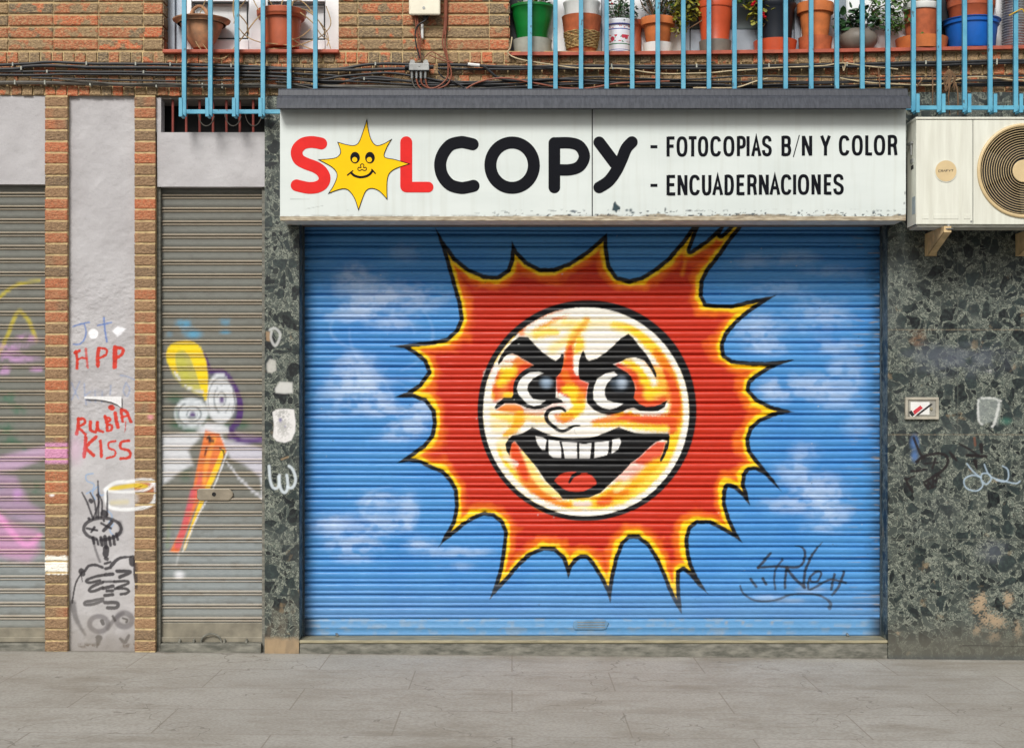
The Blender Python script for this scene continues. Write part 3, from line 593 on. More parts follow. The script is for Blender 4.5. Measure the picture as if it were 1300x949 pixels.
# ================================================================== SHUTTERS
def slats(py0, py1, first, period, prof, y):
    """rows (facade y, depth) from bottom to top for a roller curtain seen at depth y"""
    R = []; k0 = int(math.floor((py0 - first) / period)) - 1; yy = first + k0 * period
    while yy < py1 + period:
        for t, d in prof:
            q = yy + t * period
            if py0 <= q <= py1: R.append((q, d))
        yy += period
    R = sorted(set(R), key=lambda r: -r[0]); return R
def curtain(px0, px1, py0, py1, first, period, prof, y, step):
    R = slats(py0, py1, first, period, prof, y)
    k = (D + y) / D; zs = [H + (519 - q) / 200 * k for q, d in R]
    xs = np.linspace(W(px0, 0, y)[0], W(px1, 0, y)[0], int((px1 - px0) / step))
    V, F = gridxz(xs, zs, np.array([y - d for q, d in R])); X, Y = pxy(V, y)
    return V, F, X, Y
prof = [(0, -.018), (.035, -.018), (.05, .001), (.11, .005), (.17, .0085), (.24, .0100), (.32, .0104), (.41, .0096), (.49, .0078), (.56, .0050), (.62, .0020), (.655, .0002), (.685, .0010), (.725, .0052), (.78, .0074), (.84, .0068), (.89, .0042), (.935, .0012), (.968, -.002), (.98, -.018)]
V, F, X, Y = curtain(381, 1122, 270, 784.4, 602.3, 15.245, prof, REC, .8)
sli = np.floor((Y - 602.3) / 15.245)
V[:, 2] += (fbm(X * .009, sli * 7.7, 2) - .5) * .006; V[:, 1] += (fbm(X * .02, sli * .35 + Y * .01, 3) - .5) * .009
p = Paint(X, Y, (72, 142, 203))
N = fbm(X * .02, Y * .03); idx = np.arange(len(X))
p.put(idx, smooth(.35, .7, N) * .4, (50, 124, 196))
# soft clouds sprayed on the blue
def cloud(cx, cy, rx, ry, op=.75, rot=0, ns=.035):
    op *= .62; ns *= 1.15
    p.blob(cx, cy, rx, ry * 1.1, (196, 216, 240), op * .5, rot, .8, ns); p.blob(cx, cy, rx * .9, ry, (226, 232, 242), op * .62, rot, .4, ns * 2.2)
for cx, cy, r0 in [(480, 385, 34), (500, 375, 48), (470, 500, 30), (505, 505, 42), (455, 660, 26), (500, 650, 36), (985, 430, 26), (1050, 420, 34), (1040, 620, 30), (1075, 480, 26), (480, 420, 60)]:
    for k in range(4):
        a0 = rng.uniform(0, 360); p.stroke(ell(cx + rng.uniform(-8, 8), cy + rng.uniform(-6, 6), r0 * rng.uniform(.6, 1.2), r0 * rng.uniform(.4, .9), a0, a0 + rng.uniform(60, 130), 12), [1, rng.uniform(3, 6), 1], (208, 224, 242), 3, .14)
for c in [(455, 365, 60, 30, .45), (470, 385, 55, 22, .6, -15), (520, 378, 70, 26, .6), (440, 400, 50, 14, .5), (500, 410, 50, 14, .55), (450, 350, 30, 22, .5), (515, 320, 30, 18, .28),
          (455, 480, 50, 30, .85, 10), (468, 505, 46, 26, .8), (430, 500, 40, 20, .5), (500, 520, 60, 14, .75), (520, 540, 50, 18, .7), (500, 555, 40, 10, .6), (420, 525, 40, 12, .4), (450, 455, 36, 14, .5), (535, 515, 30, 24, .7),
          (480, 635, 50, 16, .6), (430, 665, 50, 18, .75), (490, 665, 50, 20, .7), (450, 690, 56, 16, .75), (520, 650, 20, 30, .6), (530, 690, 30, 12, .65), (560, 700, 60, 10, .45), (600, 700, 36, 8, .5), (450, 708, 40, 10, .4), (580, 718, 30, 8, .35),
          (960, 330, 50, 14, .35, -8), (1010, 328, 50, 12, .35), (1060, 345, 60, 12, .3), (990, 365, 60, 14, .3), (960, 415, 50, 26, .6), (975, 440, 40, 16, .65), (1040, 400, 60, 30, .45), (1060, 440, 50, 14, .5), (1075, 470, 40, 30, .45),
          (985, 495, 34, 20, .85), (1020, 490, 44, 22, .6), (1060, 500, 50, 30, .55), (1090, 540, 30, 24, .3), (1010, 600, 40, 26, .6), (1040, 625, 50, 34, .75), (1000, 640, 50, 14, .6), (1060, 650, 40, 24, .6), (1020, 575, 30, 20, .4), (1045, 670, 40, 10, .4),
          (1000, 762, 34, 5, .5), (975, 758, 30, 6, .45), (1030, 748, 30, 6, .4)]: cloud(*c)
T1 = lambda q: tf(490, 270, 4.744, q); T2 = lambda q: tf(740, 270, 4.744, q)
sun = [(552, 288), (562.7, 304.8), (578.5, 327), (595.4, 340.6), (614.4, 349), (631.2, 350.1), (643.9, 341.7), (648, 329), (649.8, 305.4), (656.5, 318.5), (669.2, 332.2), (686, 340.6), (702.9, 340.6), (721.9, 333.2), (743, 319.5), (770.6, 295.7), (771.6, 318.5), (774.8, 337.5), (784.3, 351.2), (799, 354.7), (813.8, 351.2), (830.6, 340.6), (847.5, 326.9), (866.5, 304.8), (885.4, 278.4), (892, 268), (891, 280.5), (884, 297), (876.5, 318), (896, 304.8), (908.6, 293.3), (925, 279.6), (916, 294), (915, 298), (923.4, 291), (938, 272), (952, 270), (944, 286), (929.7, 303.7), (915, 324.8), (900.2, 343.8), (892.8, 358.5), (892.2, 375.4), (897, 384.9), (910.7, 386.6), (929.7, 386.6), (948.7, 381.7), (967.7, 378), (985.5, 374.5), (969.8, 384.9), (950.8, 397.5), (934, 412.3), (923.4, 425), (918.8, 438.6), (920.2, 450.2), (929.7, 456.5), (950.8, 459.1), (971.9, 459.7), (1010, 456.6), (993, 462.1), (976, 469.5), (961.3, 479), (952.9, 486.4), (951.8, 494.8), (961.3, 505.3), (978.2, 514.8), (1008, 522.6), (982.4, 528.5), (965.5, 535.9), (955, 545.4), (950.8, 558), (952.9, 570.7), (960.3, 581.2), (971.9, 596), (982.4, 608.6), (993, 624.4), (980.3, 612.8), (969.8, 602), (959.2, 596.6), (950.8, 597.6), (946.6, 604), (945.5, 615), (948.7, 625.5), (951.8, 641), (942.4, 629.5), (931.8, 620), (924.4, 618), (921.7, 623.2), (921.3, 637.9), (926.6, 656.9), (933.9, 672.7), (942.4, 688.5), (927.6, 679), (912.9, 670.6), (900.2, 664.3), (885.4, 664.3), (877, 670.6), (873.9, 684.3), (874.9, 699), (878.1, 713.8), (885.4, 730.7), (899.1, 753.9), (885.4, 742.3), (874.9, 729.6), (867.5, 723.8), (863.3, 726.4), (862.9, 743.3), (864.8, 764.4), (865.4, 779.2), (854.9, 762.3), (847.5, 747.6), (841.2, 730.7), (832.8, 711.7), (821.2, 692.7), (809.6, 683.3), (799, 683.3), (791.6, 690.6), (785.3, 707.5), (780, 728.6), (776.9, 747.6), (774.8, 764.4), (769.5, 749.7), (761.1, 732.8), (750.5, 715.9), (744, 708.6), (738, 708.2), (732.4, 711.7), (726, 720), (721.2, 734.2), (717.7, 720.2), (713.4, 708.6), (702.9, 699), (690.3, 698), (673.4, 705.4), (658.6, 719), (646, 734.9), (631.2, 749.7), (621.7, 760.2), (627, 743.3), (633.3, 722.3), (637.6, 697), (639.7, 675.9), (635.4, 663.2), (624.9, 655.2), (614.4, 653.8), (601.7, 659), (589, 667.5), (576.4, 678), (563.8, 687), (556.5, 694.8), (563.8, 680), (574.3, 661.1), (577.5, 642.2), (576.4, 623.2), (570, 610.5), (559.6, 600), (546.9, 594.9), (532.2, 587.6), (519.5, 585.4), (503.5, 587.5), (521.6, 574.9), (536.4, 564.4), (546.9, 551.7), (549.7, 537), (548, 522.2), (538.5, 509.6), (523.7, 504.3), (501.5, 504.1), (517.4, 496.9), (532.2, 486.4), (542.7, 471.6), (537.4, 459), (525.8, 449.5), (513.2, 442), (495.5, 439.7), (517.4, 436.5), (549, 432.3), (565.9, 429.1), (578.5, 417.6), (583.8, 404.9), (580.6, 383.8), (572.2, 354.3), (563.8, 324.8), (556.4, 301.6)]
id2 = p.bb(sun, 6); d = p.dist(id2, sun, closed=True); ins = p.inside(id2, sun); sd = np.where(ins, d, -d)
rg = (fbm(p.X[id2] * .25, p.Y[id2] * .25, 2) - .5) * 1.2; sd2 = sd + rg
n2 = fbm(p.X[id2] * .06, p.Y[id2] * .06, 3); wv = 1 + (n2 - .5) * .8
Yl, Or, Rd = lin((250, 206, 14)), lin((242, 116, 14)), lin((196, 44, 17)); Bk = lin((12, 12, 16))
cc = np.empty((len(id2), 3)); cc[:] = Bk
tY = smooth(4.4, 6.2, sd2)[:, None]; tO = smooth(7.5, 11.5, sd * wv)[:, None]; tR = smooth(9.5, 23, sd * (.6 + .8 * n2 ** 1.0 * 1.2))[:, None]
cc = cc * (1 - tY) + Yl * tY; cc = cc * (1 - tO) + Or * tO; cc = cc * (1 - tR) + Rd * tR
p.put(id2, smooth(-.9, .7, sd2), cc)
# streaks of orange running out along the flames, darker red near the face
p.stroke([(716, 372), (742, 345), (760, 318)], [14, 3], (206, 60, 14), 4, .4); p.stroke([(860, 350), (880, 330), (905, 310)], [14, 4], (206, 60, 14), 4, .5)
p.stroke([(866, 348), (870, 330), (868, 318)], [5, 3], (240, 150, 20), 2.5, .6)
# face disc
p.fill(ell(745.2, 520.4, 138.9, 139.6, n=90), (12, 12, 16), 1.0)
p.fill(ell(743.8, 523.0, 130.2, 132.6, n=90), (246, 240, 228), .7)
WT = (248, 244, 232); YE = (252, 208, 30); OG = (242, 128, 18); RO = (228, 72, 26); PK = (236, 160, 140)
C1 = lambda q: tf(605, 380, 9.49, q); C2 = lambda q: tf(695, 380, 9.49, q); C3 = lambda q: tf(785, 380, 9.49, q)
C4 = lambda q: tf(605, 470, 9.49, q); C5 = lambda q: tf(695, 470, 9.49, q); C6 = lambda q: tf(785, 470, 9.49, q)
C7 = lambda q: tf(620, 560, 9.04, q); C8 = lambda q: tf(740, 560, 9.04, q)
def sk(pts, w, c, soft=2.5, op=.9): p.stroke(pts, np.array(w) * 1.22 + .4 if not np.isscalar(w) else w * 1.22 + .4, c, soft * 1.3, min(1, op + .03), rag=4)
# rim: yellow band then orange cores
sk(C3([(-60, 300), (100, 330), (250, 420), (400, 560), (530, 700), (640, 850)]) + C6([(690, 60), (740, 250), (770, 450), (740, 600), (690, 750), (640, 900)]) + C8([(950, 200), (870, 340), (740, 480), (620, 600), (450, 700), (200, 720), (0, 700)]) + C7([(950, 720), (700, 740), (480, 620), (330, 480), (220, 340), (150, 200), (100, 100)]), [5, 8, 11, 13, 14, 15, 15, 14, 12, 12, 13, 14, 14, 13, 12, 12, 11, 10, 11, 11, 10, 8, 3], YE, 2.6, .95)
sk(C2([(-150, 330), (0, 240), (150, 180), (250, 165)]), [7, 13, 9, 3], OG, 2.5, .95); sk(C2([(-150, 320), (-60, 280), (60, 230)]), [4, 7, 4], RO, 2.2, .8)
sk(C1([(540, 400), (660, 330), (800, 280)]), 7, OG, 2.5, .8); sk(C1([(720, 430), (850, 400), (949, 400)]), 8, YE, 2.5, .8); sk(C1([(430, 450), (360, 540), (290, 630), (230, 740)]), [4, 6, 6, 6], YE, 1.2, .9)
sk(C2([(470, 260), (400, 330), (330, 420), (290, 500), (270, 600)]), [7, 8, 9, 8, 7], YE, 3, .9); sk(C2([(380, 470), (390, 560), (330, 650)]), [8, 11, 5], YE, 3, .9); sk(C2([(200, 280), (380, 290)]), 5, YE, 3, .6)
sk(C2([(480, 255), (400, 350), (330, 430), (280, 530), (260, 640), (250, 780), (240, 900)]), [3, 5, 6, 6, 9, 13, 17], OG, 2.2, .95); sk(C2([(280, 560), (260, 700), (250, 900)]) + C5([(250, 60), (250, 120)]), [3, 7, 15, 19, 20], RO, 2, .85)
sk(C2([(350, 700), (340, 780), (350, 860), (362, 930)]), [5, 4, 4, 2], WT, 1, .9)
# soft washes of yellow under the orange
for q, w_, op_ in [(C2([(-200, 400), (0, 330), (200, 300), (420, 330)]), 13, .55), (C2([(60, 600), (180, 520), (300, 420)]), 12, .6), (C2([(520, 300), (700, 290), (900, 330)]), 9, .5), (C3([(-40, 330), (120, 380)]), 10, .5), (C6([(560, 80), (600, 300), (600, 480)]), 20, .6), (C4([(150, 480), (130, 640), (260, 700)]), 13, .35),
                   (C7([(180, 60), (260, 260), (420, 480), (620, 680)]), 22, .55), (C8([(900, 300), (700, 500), (420, 640), (120, 700)]), 20, .6), (C4([(250, 620), (400, 640)]), 14, .4), (C6([(100, 640), (400, 660), (620, 680)]), 7, .5)]: p.stroke(q, w_, (254, 222, 96), 5, op_)
# nose bridge
p.fill(C5([(100, 60), (380, 60), (400, 110), (500, 155), (480, 220), (470, 300), (460, 350), (280, 330), (130, 320), (105, 200)]), RO, 1.5, .95)
sk(C5([(210, 60), (260, 140), (330, 200)]), [8, 8, 5], OG, 2.5, .8); sk(C5([(220, 230), (300, 250), (350, 330), (380, 420), (330, 500), (200, 560)]), [8, 12, 15, 14, 11, 10], YE, 2.2, .95)
sk(C5([(420, 250), (400, 340)]), 8, OG, 2.5, .7); sk(C5([(110, 560), (190, 590), (280, 570)]), [5, 9, 6], OG, 2, .8); sk(C5([(150, 300), (210, 360), (240, 420), (200, 470)]), [4, 7, 6, 4], WT, 1.2, .95); sk(C5([(60, 430), (150, 400), (200, 420)]), 4.5, (236, 208, 200), 1.2, .9)
# left cheek under the eye
p.fill(C1([(255, 780), (330, 700), (420, 650), (500, 680), (690, 795), (540, 870), (500, 1000), (440, 1120), (420, 1190), (300, 1200), (220, 1220), (160, 1120), (150, 950)]), OG, 3, .95)
sk(C1([(650, 785), (560, 830), (470, 950), (430, 1080)]), [3, 9, 12, 10], RO, 3, .9); sk(C1([(200, 860), (260, 1000), (210, 1130), (230, 1200)]), [8, 6, 9, 5], RO, 3, .6)
sk(C1([(320, 830), (400, 860), (340, 940), (280, 1010)]), [8, 14, 10, 7], YE, 3.5, .95); sk(C1([(350, 1150), (420, 1150)]), 5, YE, 2, .8); sk(C1([(340, 720), (380, 690), (430, 690)]), [6, 9, 6], WT, 2.5, .9); sk(C1([(300, 790), (400, 780)]), 5, WT, 2.5, .8); sk(C1([(130, 880), (120, 1000), (140, 1150)]), 6, WT, 2, .8); sk(C4([(170, 60), (150, 190), (190, 310)]), 4, YE, 2, .7)
p.fill(C4([(230, 480), (290, 430), (350, 400), (460, 400), (530, 420), (590, 480), (560, 520), (400, 510)]), OG, 2, .95)
sk(C4([(200, 530), (350, 560), (460, 590), (560, 560)]), [4, 9, 12, 9], YE, 3.5, .8); sk(C4([(520, 560), (500, 640), (430, 720), (350, 770)]), [13, 10, 8, 6], (250, 180, 20), 2, .9); sk(C4([(620, 560), (720, 590), (820, 590)]), 8, (250, 206, 110), 3, .8); sk(C4([(600, 500), (700, 520), (800, 500)]), 4, (240, 160, 90), 2, .7)
sk(C4([(590, 480), (700, 490), (800, 480), (900, 430), (960, 420)]), 3, (222, 190, 180), 1.2, .8)
# right cheek
p.fill(C6([(60, -20), (150, 70), (190, 150), (210, 230), (180, 340), (250, 405), (330, 435), (430, 430), (520, 390), (600, 350), (640, 200), (600, 60), (520, -40), (300, -100)]), (250, 176, 26), 4, .9)
sk(C6([(200, 120), (260, 200), (230, 330), (330, 410), (460, 400), (560, 340)]), [8, 10, 13, 12, 10, 6], RO, 3, .92); sk(C3([(0, 800), (100, 850), (180, 900)]), [6, 8, 10], RO, 2.5, .9); sk(C3([(80, 760), (200, 790), (300, 870), (380, 960)]), [6, 9, 11, 12], YE, 3, .95); sk(C3([(200, 730), (290, 790), (370, 880), (410, 960)]), [4, 6, 6, 5], WT, 2, .9)
sk(C6([(300, 130), (400, 200), (370, 290), (480, 240)]), [6, 12, 10, 6], YE, 3.5, .9); sk(C6([(425, 100), (430, 160)]), 5, WT, 2.5, .8)
sk(C3([(450, 640), (520, 720), (600, 830), (620, 900)]) + C6([(630, 60), (650, 160), (660, 300), (700, 430), (680, 580), (640, 640)]), [7, 9, 11, 9, 9, 12, 13, 12, 14, 9], OG, 3, .92); sk(C3([(560, 860), (600, 940)]) + C6([(640, 150), (690, 300), (690, 430), (660, 560), (650, 700), (630, 760)]), [4, 6, 8, 11, 9, 10, 10, 4], RO, 2.6, .85)
sk(C5([(560, 620), (750, 590), (900, 560)]) + C6([(100, 560), (300, 590), (500, 600), (680, 590)]), [5, 9, 13, 13, 12, 12, 12], OG, 2.6, .92); sk(C6([(0, 570), (150, 560), (320, 590), (520, 610), (660, 600)]), [4, 7, 9, 10, 8], RO, 2.2, .85); sk(C5([(560, 660), (750, 660), (900, 640)]) + C6([(150, 670), (350, 690), (560, 700)]), [4, 5, 6, 6, 7, 8], YE, 2.2, .85); sk(C5([(830, 525), (949, 505)]) + C6([(150, 505), (260, 520)]), 4, YE, 1.8, .7)
sk(C6([(580, 400), (540, 470), (470, 510), (300, 512), (180, 500)]), [3, 5, 4, 4, 2], WT, 1, .95); sk(C6([(90, 485), (150, 455), (230, 480)]), 5, (226, 212, 200), 1.5, .85)
sk(C6([(640, 820), (620, 949)]), 6, YE, 2, .8)
# lower cheeks
sk(C7([(290, 60), (330, 180), (380, 300), (450, 440), (560, 560), (720, 690)]), [9, 14, 15, 15, 14, 9], OG, 3, .92); sk(C7([(290, 40), (320, 160), (380, 290), (430, 420)]), [6, 12, 10, 6], RO, 2.5, .9); sk(C7([(420, 120), (480, 260), (560, 420), (700, 570), (820, 630)]), [6, 7, 8, 9, 6], (252, 224, 120), 2.5, .85); sk(C7([(120, 120), (200, 280), (280, 420)]), [4, 8, 10], YE, 2.5, .8)
sk(C7([(230, 210), (320, 260), (180, 190)]), 4, WT, 1.5, .6); sk(C7([(520, 560), (760, 700), (930, 720)]), [6, 10, 5], OG, 2.5, .85); sk(C7([(560, 690), (640, 740), (800, 760)]), [5, 7, 4], YE, 2.5, .8); sk(C7([(1000, 715), (1150, 715)]) + C8([(60, 710)]), 6, (238, 216, 208), 2, .9); sk(C7([(930, 810), (1050, 800)]), 4, YE, 2, .8)
p.fill(C8([(850, 0), (950, 0), (925, 110), (880, 215), (760, 290), (620, 260), (560, 240), (640, 185), (740, 90)]), RO, 2, .95); sk(C8([(860, 230), (760, 320), (640, 420), (480, 560), (300, 640), (150, 680)]), [7, 11, 13, 14, 14, 10], (250, 186, 24), 3, .95)
sk(C8([(560, 280), (470, 390), (400, 440)]), [10, 10, 7], (240, 190, 176), 2.5, .9); sk(C8([(650, 290), (560, 400)]), 7, PK, 3, .7); sk(C8([(420, 500), (320, 560), (220, 640)]), 8, YE, 2.5, .85); sk(C8([(500, 580), (340, 600), (230, 690)]), [6, 9, 10], OG, 2.5, .85); sk(C8([(300, 680), (190, 700)]), 7, RO, 2.5, .7); sk(C8([(520, 470), (380, 560)]), 5, (254, 232, 150), 2, .7)
# white rim redone over the bleed
sk([(744.5 + 127 * math.cos(a), 522.6 + 129 * math.sin(a)) for a in np.linspace(-2.2, 3.9, 60)], 6, WT, 2.2, .95)
p.stroke(ell(744.4, 521.6, 134.6, 136.2, 0, 360, 90), [8, 7, 6.4, 6.2, 6.2, 6.2, 6.2, 7, 9.5, 10.5, 8], (12, 12, 16), .7, 1, sm=False)
INK = (10, 10, 13)
LB = [(515, 450), (620, 455), (700, 540), (800, 640), (890, 705), (954, 742), (1004, 700), (1024, 655), (1049, 662), (1054, 700), (1044, 790), (1014, 880), (954, 945), (959, 944), (959, 1054), (954, 1180), (1024, 1204), (1044, 1239), (1004, 1244), (914, 1254), (854, 1285), (780, 1314), (700, 1324), (600, 1304), (540, 1274), (470, 1249), (340, 1249), (290, 1284), (235, 1319), (215, 1299), (240, 1254), (300, 1204), (330, 1179), (420, 1179), (440, 1144), (440, 1054), (455, 984), (500, 914), (550, 864), (600, 830), (690, 795), (620, 750), (540, 710), (500, 680), (430, 645), (380, 660), (330, 700), (310, 740), (265, 790), (255, 760), (290, 680), (340, 600), (440, 500)]
p.fill(C1(LB), INK, .6)
RB = [(430, 610), (450, 650), (470, 715), (500, 742), (600, 710), (700, 640), (800, 550), (880, 470), (930, 440), (974, 412), (1034, 465), (1104, 560), (1184, 650), (1244, 750), (1284, 830), (1314, 900), (1312, 940), (1296, 940), (1254, 864), (1214, 800), (1164, 740), (1054, 702), (954, 715), (894, 750), (790, 785), (860, 825), (954, 880), (1004, 925), (1044, 1004), (1059, 1084), (1039, 1184), (1104, 1254), (1184, 1289), (1284, 1284), (1374, 1254), (1444, 1210), (1414, 1294), (1334, 1344), (1254, 1349), (1114, 1344), (1034, 1304), (954, 1324), (904, 1354), (840, 1374), (740, 1389), (650, 1374), (560, 1334), (480, 1254), (470, 1184), (480, 1084), (500, 1004), (390, 964), (375, 914), (372, 850), (380, 740), (410, 650)]
p.fill(C2(RB), INK, .6)
EW = (238, 236, 230)
p.fill(C4([(750, 15), (640, 25), (550, 80), (505, 150), (485, 225), (510, 290), (560, 345), (610, 400), (690, 425), (770, 410), (835, 358), (760, 355), (680, 340), (640, 290), (610, 230), (620, 170), (680, 100), (740, 60), (805, 35)]), EW, .6)
p.fill(C5([(800, 20), (700, 40), (600, 100), (565, 180), (550, 260), (555, 350), (600, 410), (660, 450), (750, 475), (830, 450), (910, 405), (800, 385), (720, 360), (690, 300), (690, 220), (720, 150), (780, 90), (845, 60)]), EW, .6)
p.blob(*C4([(840, 150)])[0], 9.5, 9, (150, 172, 194), .95); p.blob(*C5([(895, 150)])[0], 8, 9, (196, 208, 222), .98); p.blob(*C5([(870, 150)])[0], 14, 12, (110, 130, 150), .5)
p.stroke(C5([(215, 490), (170, 455), (100, 455), (20, 480), (-15, 540), (0, 610), (60, 665), (130, 715), (190, 728), (260, 700), (320, 668), (385, 662)]), [3, 4.5, 5, 5, 5.5, 5, 4.5, 4.5, 4.5, 4, 3, 2], INK, .6, 1)
p.stroke(C5([(330, 700), (325, 740), (360, 785)]), 1, (190, 190, 186), .8, .7)
mouth = C4([(350, 880), (380, 830), (430, 778), (500, 770), (560, 750), (640, 700), (670, 680), (720, 700), (800, 740), (900, 775)]) + C5([(0, 775), (95, 792), (190, 815), (300, 825), (500, 812), (600, 790), (700, 750), (800, 705), (860, 685)]) + C6([(20, 692), (100, 720), (200, 755), (300, 765), (500, 762), (610, 765), (620, 800), (612, 870), (600, 949)]) + C8([(975, 80), (930, 190), (895, 238), (880, 215), (925, 110), (950, 0)]) + C6([(580, 880), (585, 845), (530, 835), (450, 860), (350, 945)]) + C8([(740, 90), (640, 185), (560, 240), (440, 370), (300, 500), (200, 590), (70, 645)]) + C7([(1100, 650), (940, 660), (850, 655), (800, 590), (660, 460), (560, 310), (460, 190), (350, 60), (305, 0)]) + C4([(475, 870), (455, 855), (425, 880), (412, 949)]) + C7([(250, 100), (245, 165), (210, 120), (195, 40)])
p.fill(mouth, INK, .6)
TE = (236, 234, 230)
for tooth in [C4([(710, 788), (800, 803), (842, 840)]) + C7([(655, 60), (650, 106), (620, 105), (572, 45)]) + C4([(725, 860)]),
              C5([(15, 838), (135, 852)]) + C7([(812, 0), (835, 90), (835, 190), (740, 183), (695, 145), (690, 20)]),
              C5([(165, 862), (355, 870)]) + C7([(1015, 60), (1018, 195), (878, 195), (865, 110), (842, 10)]),
              C5([(382, 880), (450, 888), (525, 872)]) + C8([(98, 30), (90, 110), (80, 195)]) + C7([(1045, 195), (1045, 60)]),
              C5([(570, 868), (740, 850)]) + C8([(295, 20), (295, 100), (275, 155), (130, 192), (135, 80)]),
              C5([(780, 835), (870, 815), (885, 860)]) + C8([(430, 30), (400, 100), (330, 138), (332, 80), (338, 10)])]: p.fill(tooth, TE, .5)
p.fill(cr(C7([(765, 435), (870, 358), (1025, 348), (1050, 362), (1130, 358)]) + C8([(50, 368), (115, 410), (155, 490), (60, 545)]) + C7([(1080, 570), (980, 573), (880, 550), (780, 475)]), 4, True), (206, 60, 36), .7)
p.stroke(C7([(1035, 365), (970, 400), (930, 470)]), [6, 4.5, 3], INK, .6)
# tag in black at the lower right, small drips and scratches, patchy darker edges along both guides
def tg(pts, w=3.4, op=.88): p.stroke(tf(920, 670, 5.933, pts), w, (38, 36, 42), .9, op, rag=.8)
tg([(345, 190), (300, 240), (250, 295)]); tg([(250, 295), (400, 285), (540, 292), (590, 255), (605, 190), (580, 145), (530, 132)], [3, 3.4, 3.6, 3.4, 3.6, 2.6, 1]); tg([(435, 235), (385, 300), (372, 380), (380, 460)], 2.8, .8); tg([(468, 290), (455, 370), (452, 450)])
tg([(468, 300), (520, 370), (600, 445)], 4); tg([(735, 105), (660, 200), (605, 320), (595, 440)], [1, 3.4, 3.6, 4]); tg([(640, 365), (690, 325), (725, 335), (700, 395), (650, 400), (640, 370), (625, 430), (640, 460), (720, 420), (800, 385), (915, 410)], 3); tg([(825, 345), (800, 460)]); tg([(898, 325), (860, 430), (810, 500)]); tg([(195, 380), (235, 440)], 3.6); tg([(285, 375), (310, 420)], 3.8)
tg([(115, 432), (140, 490), (220, 540), (310, 550), (400, 535), (480, 505), (580, 492), (690, 500), (760, 530), (795, 565), (790, 600)], [2.4, 2.4, 3, 3, 3, 2.6, 2.6, 3, 3, 4.5, 5], .85)
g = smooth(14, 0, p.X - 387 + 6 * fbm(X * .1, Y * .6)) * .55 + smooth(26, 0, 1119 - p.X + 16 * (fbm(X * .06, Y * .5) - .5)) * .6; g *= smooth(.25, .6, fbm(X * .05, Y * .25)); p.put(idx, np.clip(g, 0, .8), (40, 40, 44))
g = smooth(.7, .78, fbm(X * .035, Y * .7, 3)) * smooth(60, 0, 1117 - X) ; p.put(idx, g * .7, (150, 138, 120))
g = smooth(720, 784, Y) * .3; p.put(idx, g, (126, 150, 178))
for k in range(60):
    x = rng.uniform(390, 1115); y = rng.uniform(290, 800); p.blob(x, y, rng.uniform(.5, 1.6), rng.uniform(.5, 1.2), (60, 60, 64) if k % 2 else (200, 200, 196), .7)
sloc = (W(750, 0, REC)[0], REC, zt)
sh = thing('roller_shutter', 'wide blue roller shutter painted with a grinning red and yellow sun', 'roller shutter', sloc)
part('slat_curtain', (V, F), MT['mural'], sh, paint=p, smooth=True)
# bottom rail
railprof = [(806.4, -.02), (806.3, .012), (805, .016), (803.5, .012), (798, .010), (796.8, .015), (795.4, .016), (794, .012), (789, .010), (786.2, .011), (785.2, .002), (784.4, -.01)]
xs = np.linspace(W(384, 0, REC)[0], W(1119, 0, REC)[0], 500); kk = (D + REC) / D
V, F = gridxz(xs, [H + (519 - q) / 200 * kk for q, d in railprof], np.array([REC - d for q, d in railprof])); X, Y = pxy(V, REC); p = Paint(X, Y, (88, 144, 192))
g = smooth(.55, .7, fbm(X * .08, Y * .3, 3)); p.put(np.arange(len(X)), g * .45, (140, 152, 160)); g = smooth(22, 0, np.minimum(X - 387, 1117 - X)); p.put(np.arange(len(X)), g * .85, (34, 38, 44))
for x in (943, 922, 980): p.blob(x, 790, 3, 2, (190, 160, 90), .6); p.blob(x - 4, 802, 4, 2, (190, 160, 90), .5)
p.put(np.arange(len(X)), smooth(804, 806.4, Y) * .6, (60, 62, 66))
part('bottom_rail', (V, F), MT['mural'], sh, paint=p, smooth=False)
m = M(); m.prism([(728, 788), (734, 786.6), (768, 786.6), (773, 790), (770, 797), (766, 798.5), (730, 798.5), (727, 794)], REC - .022, REC - .008); lk = part('lock_plate', m, simple('blue_lock', (104, 146, 182), .45, .1, var=.2), sh, bevel=.002)
for i in range(3): part('lock_slot', M().pbox(733, 768, 789 + i * 3.2, 790 + i * 3.2, REC - .0245, REC - .02), MT['metal'], lk)
for x in (427, 1075): part('ground_lock', M().tube([W(x, 804, REC - .01), W(x + 1, 805, REC - .05), W(x + 2, 807, REC - .06)], .008), MT['metal'], sh)
for a, b in ((379.6, 386.6), (1117.4, 1127.4)):
    m = M(); x0 = W(a, 0, REC - .05)[0]; x1 = W(b, 0, REC - .05)[0]; m.box(x0, x1, REC - .05, REC - .035, zt, W(0, 268, REC)[2]); m.box(x0, x1, REC + .02, REC + .03, zt, W(0, 268, REC)[2])
    part('guide_rail', m, simple('guide_metal', (70, 82, 90), .5, .4, var=.4, sc3=(4, 1, .6)), sh, bevel=.002)
# lining of the recess sides (terrazzo returns)
for a, b in ((377, 380.2), (1126.8, 1130)):
    x0 = W(a, 0)[0]; x1 = W(b, 0)[0]; part('recess_return', M().box(x0, x1, .0, REC + .1, zt, W(0, 284)[2]), MT['plainterr'], bld)
